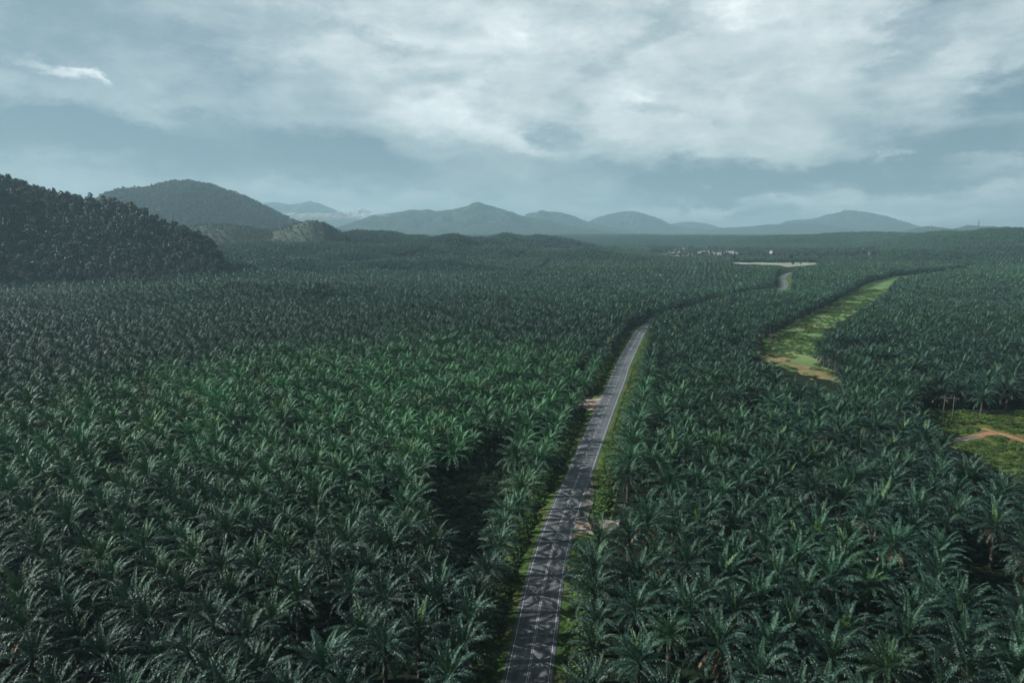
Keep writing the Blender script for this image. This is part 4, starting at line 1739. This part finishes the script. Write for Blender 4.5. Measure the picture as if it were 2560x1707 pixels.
house(2153, 637, 9, 9, 5, 'small white house below the large white-roofed building, on its left', rz=.8)
house(2172, 640, 9, 9, 6, 'small white house below the large white-roofed building, on its right', rz=.6)
house(2501, 639, 18, 10, 5, 'lone white building among the palms near the right edge')
house(1860, 641, 12, 8, 4, 'brown-roofed house half hidden between village trees', roof=M_ROOF2, rz=.4)


# ------------------------------------------------------------------ masts on the far right ridge
def mast(px, ytop, ybot, dist, label):
    d = ray(px, ybot)
    k = dist / math.hypot(d[0], d[1])
    x, y, z0 = d[0] * k, d[1] * k, CAM_H + d[2] * k
    dt = ray(px, ytop)
    z1 = CAM_H + dt[2] * dist / math.hypot(dt[0], dt[1])
    t = empty('radio_mast', (x, y, z0 - 25))
    h = z1 - z0 + 25
    b0, b1 = 3.2, 1.4
    for sx_, sy_ in ((-1, -1), (1, -1), (1, 1), (-1, 1)):
        mb = MB()
        mb.tube((sx_ * b0, sy_ * b0, 0), (sx_ * b1, sy_ * b1, h * .93), .45, .35, 5)
        mb.build('leg', M_TOWER, t)
    mb = MB()
    nb = 12
    for i in range(nb):
        za, zb = h * .93 * i / nb, h * .93 * (i + 1) / nb
        wa, wb = b0 + (b1 - b0) * i / nb, b0 + (b1 - b0) * (i + 1) / nb
        cs = [(-1, -1), (1, -1), (1, 1), (-1, 1)]
        for j in range(4):
            a, b_ = cs[j], cs[(j + 1) % 4]
            mb.tube((a[0] * wa, a[1] * wa, za), (b_[0] * wb, b_[1] * wb, zb), .18, .18, 4)
            mb.tube((a[0] * wb, a[1] * wb, zb), (b_[0] * wb, b_[1] * wb, zb), .18, .18, 4)
    mb.build('lattice', M_TOWER, t)
    mb = MB()
    mb.tube((0, 0, h * .9), (0, 0, h), .4, .2, 6)
    mb.build('antenna', M_TOWER, t)
    tag(t, label, 'radio mast', 'radio masts on the right ridge')


mast(2444, 548, 583, 3500, 'tall lattice radio mast on the dark ridge at far right')
mast(2327, 561, 572, 5400, 'small distant radio mast on the ridge left of the tall mast')

# ------------------------------------------------------------------ haze: one box of even air
mb = MB()
mb.box(-19500, 19500, -4000, 20500, -60, 860)
hz_o = mb.build('haze', [], None)
m = bpy.data.materials.new('air_haze')
m.use_nodes = True
nt = m.node_tree
nt.nodes.clear()
out = nt.nodes.new('ShaderNodeOutputMaterial')
pv = nt.nodes.new('ShaderNodeVolumePrincipled')
pv.inputs['Color'].default_value = (.54, .82, .96, 1)
pv.inputs['Density'].default_value = .000097
pv.inputs['Anisotropy'].default_value = 0.1
nt.links.new(pv.outputs[0], out.inputs['Volume'])
hz_o.data.materials.append(m)
tag(hz_o, 'pale bluish haze in the air over the whole valley', 'haze', kind='stuff')

# ------------------------------------------------------------------ low cloud lying between the ranges
M_MIST, _nt, _out = new_mat('white_vapour')
_tc = N(_nt, 'ShaderNodeTexCoord')
_nz = noise(_nt, .012, _tc.outputs['Object'], 6, .65, .4)
_rp = ramp(_nt, [(.42, (0, 0, 0)), (.66, (.62, .62, .62))], _nz)
_tr = N(_nt, 'ShaderNodeBsdfTransparent')
_df = N(_nt, 'ShaderNodeBsdfDiffuse')
_df.inputs['Color'].default_value = (.80, .82, .83, 1)
_tl = N(_nt, 'ShaderNodeBsdfTranslucent')
_tl.inputs['Color'].default_value = (.80, .82, .83, 1)
_m1 = N(_nt, 'ShaderNodeMixShader')
_nt.links.new(_df.outputs[0], _m1.inputs[1])
_nt.links.new(_tl.outputs[0], _m1.inputs[2])
_m2 = N(_nt, 'ShaderNodeMixShader')
_nt.links.new(_rp.outputs[0], _m2.inputs[0])
_nt.links.new(_tr.outputs[0], _m2.inputs[1])
_nt.links.new(_m1.outputs[0], _m2.inputs[2])
_nt.links.new(_m2.outputs[0], _out.inputs[0])


def low_cloud(px, py, dist, rw, rh, rd_, lumps, seed, label):
    d = ray(px, py)
    k = dist / math.hypot(d[0], d[1])
    rd2 = random.Random(seed)
    V, Fc = [], []
    for q in range(lumps):
        u = rd2.uniform(-1, 1)
        cx, cy = u * rw, rd2.uniform(-1, 1) * rd_
        cz = rd2.uniform(-.5, .5) * rh * (1 - abs(u) * .6) - u * rh * .2
        a = rw * rd2.uniform(.12, .30)
        c = rh * rd2.uniform(.25, .6) * (1.1 - abs(u))
        b = len(V)
        nu, nv = 16, 9
        for j in range(nv + 1):
            th = math.pi * j / nv
            for i in range(nu):
                ph = 2 * math.pi * i / nu
                f = .75 + .5 * float(fbm(np.array(i * .9 + q * 7), np.array(j * .9), 2, seed))
                V.append((cx + a * f * math.sin(th) * math.cos(ph), cy + a * .7 * f * math.sin(th) * math.sin(ph), cz + c * f * math.cos(th)))
        for j in range(nv):
            for i in range(nu):
                p, p2 = b + j * nu + i, b + j * nu + (i + 1) % nu
                Fc.append((p, p2, p2 + nu, p + nu))
    o = link_mesh('low_cloud', V, Fc, M_MIST, smooth=True)
    o.location = (d[0] * k, d[1] * k, CAM_H + d[2] * k)
    tag(o, label, 'low cloud', kind='stuff')


low_cloud(770, 541, 8200, 560, 62, 260, 26, 3, 'white mist lying under the small pointed peak behind the terraced hills')
low_cloud(905, 537, 8200, 300, 80, 200, 14, 7, 'thin wisp of mist rising left of the central hill range')

# ------------------------------------------------------------------ sky and sun
SUN_EL, SUN_AZ = R(32), R(-90)           # azimuth measured from straight ahead (+Y), negative to the left
w = bpy.data.worlds.new('World')
SC.world = w
w.use_nodes = True
nt = w.node_tree
nt.nodes.clear()
L = nt.links.new
out = nt.nodes.new('ShaderNodeOutputWorld')
bg = nt.nodes.new('ShaderNodeBackground')
sky = nt.nodes.new('ShaderNodeTexSky')
sky.sky_type = 'NISHITA'
sky.sun_disc = False
sky.sun_elevation = SUN_EL
sky.sun_rotation = SUN_AZ
tc = nt.nodes.new('ShaderNodeTexCoord')
sx = nt.nodes.new('ShaderNodeSeparateXYZ')
L(tc.outputs['Generated'], sx.inputs[0])


def math_(op, a, b_=None, c=None, clamp=False):
    n_ = nt.nodes.new('ShaderNodeMath')
    n_.operation = op
    n_.use_clamp = clamp
    for i_, v_ in enumerate((a, b_, c)):
        if v_ is None:
            continue
        if isinstance(v_, bpy.types.NodeSocket):
            L(v_, n_.inputs[i_])
        else:
            n_.inputs[i_].default_value = v_
    return n_.outputs[0]


AZn = math_('ARCTAN2', sx.outputs[0], sx.outputs[1])
ELn = math_('ARCSINE', sx.outputs[2])
cb = nt.nodes.new('ShaderNodeCombineXYZ')
L(AZn, cb.inputs[0])
L(ELn, cb.inputs[1])
uvw = cb.outputs[0]
# warp so that cloud edges are ragged
mpw = nt.nodes.new('ShaderNodeMapping')
mpw.inputs['Scale'].default_value = (5, 11, 1)
L(uvw, mpw.inputs[0])
wn = nt.nodes.new('ShaderNodeTexNoise')
wn.inputs['Scale'].default_value = 1.0
wn.inputs['Detail'].default_value = 7
wn.inputs['Roughness'].default_value = .68
L(mpw.outputs[0], wn.inputs['Vector'])
vs = nt.nodes.new('ShaderNodeVectorMath')
vs.operation = 'SUBTRACT'
L(wn.outputs['Color'], vs.inputs[0])
vs.inputs[1].default_value = (.5, .5, .5)
vm = nt.nodes.new('ShaderNodeVectorMath')
vm.operation = 'MULTIPLY_ADD'
L(vs.outputs[0], vm.inputs[0])
vm.inputs[1].default_value = (.30, .12, 0)
L(uvw, vm.inputs[2])
WV = vm.outputs[0]


def blob(px, py, rx, ry, tilt, amp, hard=0.0):
    """a cloud mass centred on a bearing and height; rx, ry in photo pixels, tilt in degrees"""
    a, e = angles(px, py)
    mp_ = nt.nodes.new('ShaderNodeMapping')
    mp_.vector_type = 'TEXTURE'
    mp_.inputs['Location'].default_value = (a, e, 0)
    mp_.inputs['Rotation'].default_value = (0, 0, R(tilt))
    mp_.inputs['Scale'].default_value = (rx / F, ry / F, 1)
    L(WV, mp_.inputs[0])
    ln = nt.nodes.new('ShaderNodeVectorMath')
    ln.operation = 'LENGTH'
    L(mp_.outputs[0], ln.inputs[0])
    mr_ = nt.nodes.new('ShaderNodeMapRange')
    mr_.interpolation_type = 'SMOOTHSTEP'
    mr_.inputs['From Min'].default_value = hard
    mr_.inputs['From Max'].default_value = 1.0
    mr_.inputs['To Min'].default_value = amp
    mr_.inputs['To Max'].default_value = 0
    L(ln.outputs['Value'], mr_.inputs['Value'])
    return mr_.outputs[0]


BL = [
    # bright masses
    (1150, 60, 480, 220, 0, .24), (1250, 40, 150, 80, -14, .16, .0), (1800, 90, 560, 260, 0, .18), (1140, 300, 350, 75, -2, .30, .15),
    (1110, 245, 150, 40, 5, .18), (1290, 340, 240, 50, -14, .16, .2), (1590, 300, 200, 70, -14, .20, .45), (1750, 400, 560, 90, 0, .12),
    (760, 462, 190, 36, -4, .24, .2), (850, 515, 260, 38, 0, .26), (800, 538, 130, 16, 0, .30), (905, 528, 60, 22, 10, .25), (1720, 490, 60, 14, 0, .2), (180, 160, 110, 20, -12, .42, 0), (285, 188, 75, 16, -16, .32, 0),
    (2060, 330, 380, 200, 0, .08), (1820, 522, 600, 32, 0, .46), (2330, 500, 420, 60, 0, .32), (2450, 418, 115, 22, 0, .34, .4),
    (2215, 415, 26, 44, -30, .32, .3), (700, 150, 420, 130, -15, .08), (1900, 20, 90, 60, 20, .10, .0), (1590, 235, 60, 34, 0, .16, .3),
    (2380, 190, 120, 60, 0, .10, .2),
    # dark masses
    (0, 300, 650, 60, -13, -.30), (420, 370, 420, 44, -12, -.24), (800, 395, 420, 60, -10, -.34), (1980, 436, 520, 34, -2, -.42, 0),
    (1780, 470, 260, 34, -3, -.36, .2), (1820, 500, 110, 26, -8, -.40, .35), (1690, 515, 36, 22, 0, -.28, .3), (1920, 535, 90, 22, 8, -.28, .3),
    (2420, 375, 330, 90, 0, -.36, .1), (2540, 240, 240, 40, 0, -.30, .2), (2300, 60, 130, 170, -20, -.18), (1420, 440, 360, 60, 0, -.10),
    (1395, 345, 100, 36, -22, -.20, .1), (1180, 505, 420, 36, -3, .12), (1500, 470, 200, 22, 4, .10), (300, 90, 560, 110, -8, -.10), (1610, 268, 90, 24, -18, -.14, .1),
    (1650, 60, 260, 40, 25, -.12), (2480, 548, 300, 8, 0, -.12), (2380, 500, 300, 8, 0, -.12), (1000, 110, 300, 30, -12, -.10),
]
acc = None
for q in BL:
    q = list(q)
    if q[5] < 0:
        q[5] *= 1.8
        q[2] *= 1.1
        q[3] *= 1.2
        q = q[:6] + ([q[6] * .3] if len(q) > 6 else [])
    o_ = blob(*q)
    acc = o_ if acc is None else math_('ADD', acc, o_)
# soft streaky cloud texture, tilted to the left
mp1 = nt.nodes.new('ShaderNodeMapping')
mp1.inputs['Rotation'].default_value = (0, 0, R(14))
mp1.inputs['Scale'].default_value = (3.0, 12, 1)
L(uvw, mp1.inputs[0])
f1 = noise(nt, 1.3, mp1.outputs[0], 9, .60, .3)
mp2 = nt.nodes.new('ShaderNodeMapping')
mp2.inputs['Scale'].default_value = (9, 17, 1)
L(uvw, mp2.inputs[0])
f2 = noise(nt, 1.0, mp2.outputs[0], 10, .64, .2)
v_ = math_('ADD', acc, .485)
v_ = math_('ADD', v_, math_('MULTIPLY', math_('SUBTRACT', f1, .5), .55))
v_ = math_('ADD', v_, math_('MULTIPLY', math_('SUBTRACT', f2, .5), .72))
mp3 = nt.nodes.new('ShaderNodeMapping')
mp3.inputs['Scale'].default_value = (5, 12, 1)
mp3.inputs['Location'].default_value = (3.3, 1.7, 0)
L(WV, mp3.inputs[0])
f3 = noise(nt, 1.0, mp3.outputs[0], 9, .62, .1)
pf = nt.nodes.new('ShaderNodeMapRange')
pf.interpolation_type = 'SMOOTHSTEP'
pf.inputs['From Min'].default_value = .45
pf.inputs['From Max'].default_value = .58
pf.inputs['To Min'].default_value = -.035
pf.inputs['To Max'].default_value = .055
L(f3, pf.inputs['Value'])
v_ = math_('ADD', v_, pf.outputs[0])
# a heavier, duller canopy to the left
azt = math_('MULTIPLY', AZn, .16)
v_ = math_('ADD', v_, azt)
crp = ramp(nt, [(0.0, (.105, .170, .212)), (.22, (.170, .238, .276)), (.45, (.290, .360, .380)), (.66, (.450, .510, .520)), (.85, (.610, .660, .665)), (1.0, (.780, .820, .820))], v_)
# unseen sky above the view dimmed to cut ambient light and deepen shadows
ovh = nt.nodes.new('ShaderNodeMapRange')
ovh.interpolation_type = 'SMOOTHSTEP'
ovh.inputs['From Min'].default_value = R(19)
ovh.inputs['From Max'].default_value = R(30)
ovh.inputs['To Min'].default_value = 1.0
ovh.inputs['To Max'].default_value = .13
L(ELn, ovh.inputs['Value'])
skm = nt.nodes.new('ShaderNodeVectorMath')
skm.operation = 'SCALE'
skm.inputs['Scale'].default_value = .10
L(sky.outputs[0], skm.inputs[0])
fin = mixc(nt, skm.outputs[0], crp.outputs[0], .90)
scl = nt.nodes.new('ShaderNodeVectorMath')
scl.operation = 'SCALE'
scl.inputs['Scale'].default_value = 12.3
L(fin, scl.inputs[0])
ov2 = nt.nodes.new('ShaderNodeVectorMath')
ov2.operation = 'SCALE'
L(scl.outputs[0], ov2.inputs[0])
bhd = nt.nodes.new('ShaderNodeMapRange')       # unseen sky at the sides and behind dimmed as well, for less ambient light
bhd.interpolation_type = 'SMOOTHSTEP'
bhd.inputs['From Min'].default_value = .1
bhd.inputs['From Max'].default_value = .72
bhd.inputs['To Min'].default_value = .16
bhd.inputs['To Max'].default_value = 1.0
L(sx.outputs[1], bhd.inputs['Value'])
L(math_('MULTIPLY', ovh.outputs[0], bhd.outputs[0]), ov2.inputs['Scale'])
L(ov2.outputs[0], bg.inputs[0])
bg.inputs[1].default_value = .10
L(bg.outputs[0], out.inputs[0])
w.cycles.sampling_method = 'MANUAL'
w.cycles.sample_map_resolution = 256

sl_ = bpy.data.lights.new('sun', 'SUN')
sl_.energy = 5.0
sl_.angle = R(.6)
sl_.color = (1.0, .99, .955)
so = bpy.data.objects.new('sun', sl_)
COL.objects.link(so)
sd = Vector((math.sin(SUN_AZ) * math.cos(SUN_EL), math.cos(SUN_AZ) * math.cos(SUN_EL), math.sin(SUN_EL)))
so.rotation_euler = sd.to_track_quat('Z', 'Y').to_euler()

# ------------------------------------------------------------------ camera and render settings
cd = bpy.data.cameras.new('camera')
cd.sensor_width = 36
cd.lens = 36 * F / 2560
cd.clip_end = 60000
cd.clip_start = 1
cam = bpy.data.objects.new('camera', cd)
COL.objects.link(cam)
cam.location = (0, 0, CAM_H)
cam.rotation_euler = (math.pi / 2 - PITCH, 0, 0)
SC.camera = cam
SC.view_settings.view_transform = 'Standard'
SC.view_settings.look = 'None'
SC.view_settings.exposure = 0.35
SC.view_settings.gamma = 1.0
SC.cycles.use_denoising = True
SC.cycles.max_bounces = 6
SC.cycles.diffuse_bounces = 1
SC.cycles.glossy_bounces = 2
SC.cycles.transmission_bounces = 2
SC.cycles.transparent_max_bounces = 24
SC.cycles.volume_bounces = 1
SC.cycles.sample_clamp_indirect = 6
SC.cycles.volume_step_rate = 1
SC.cycles.volume_max_steps = 256
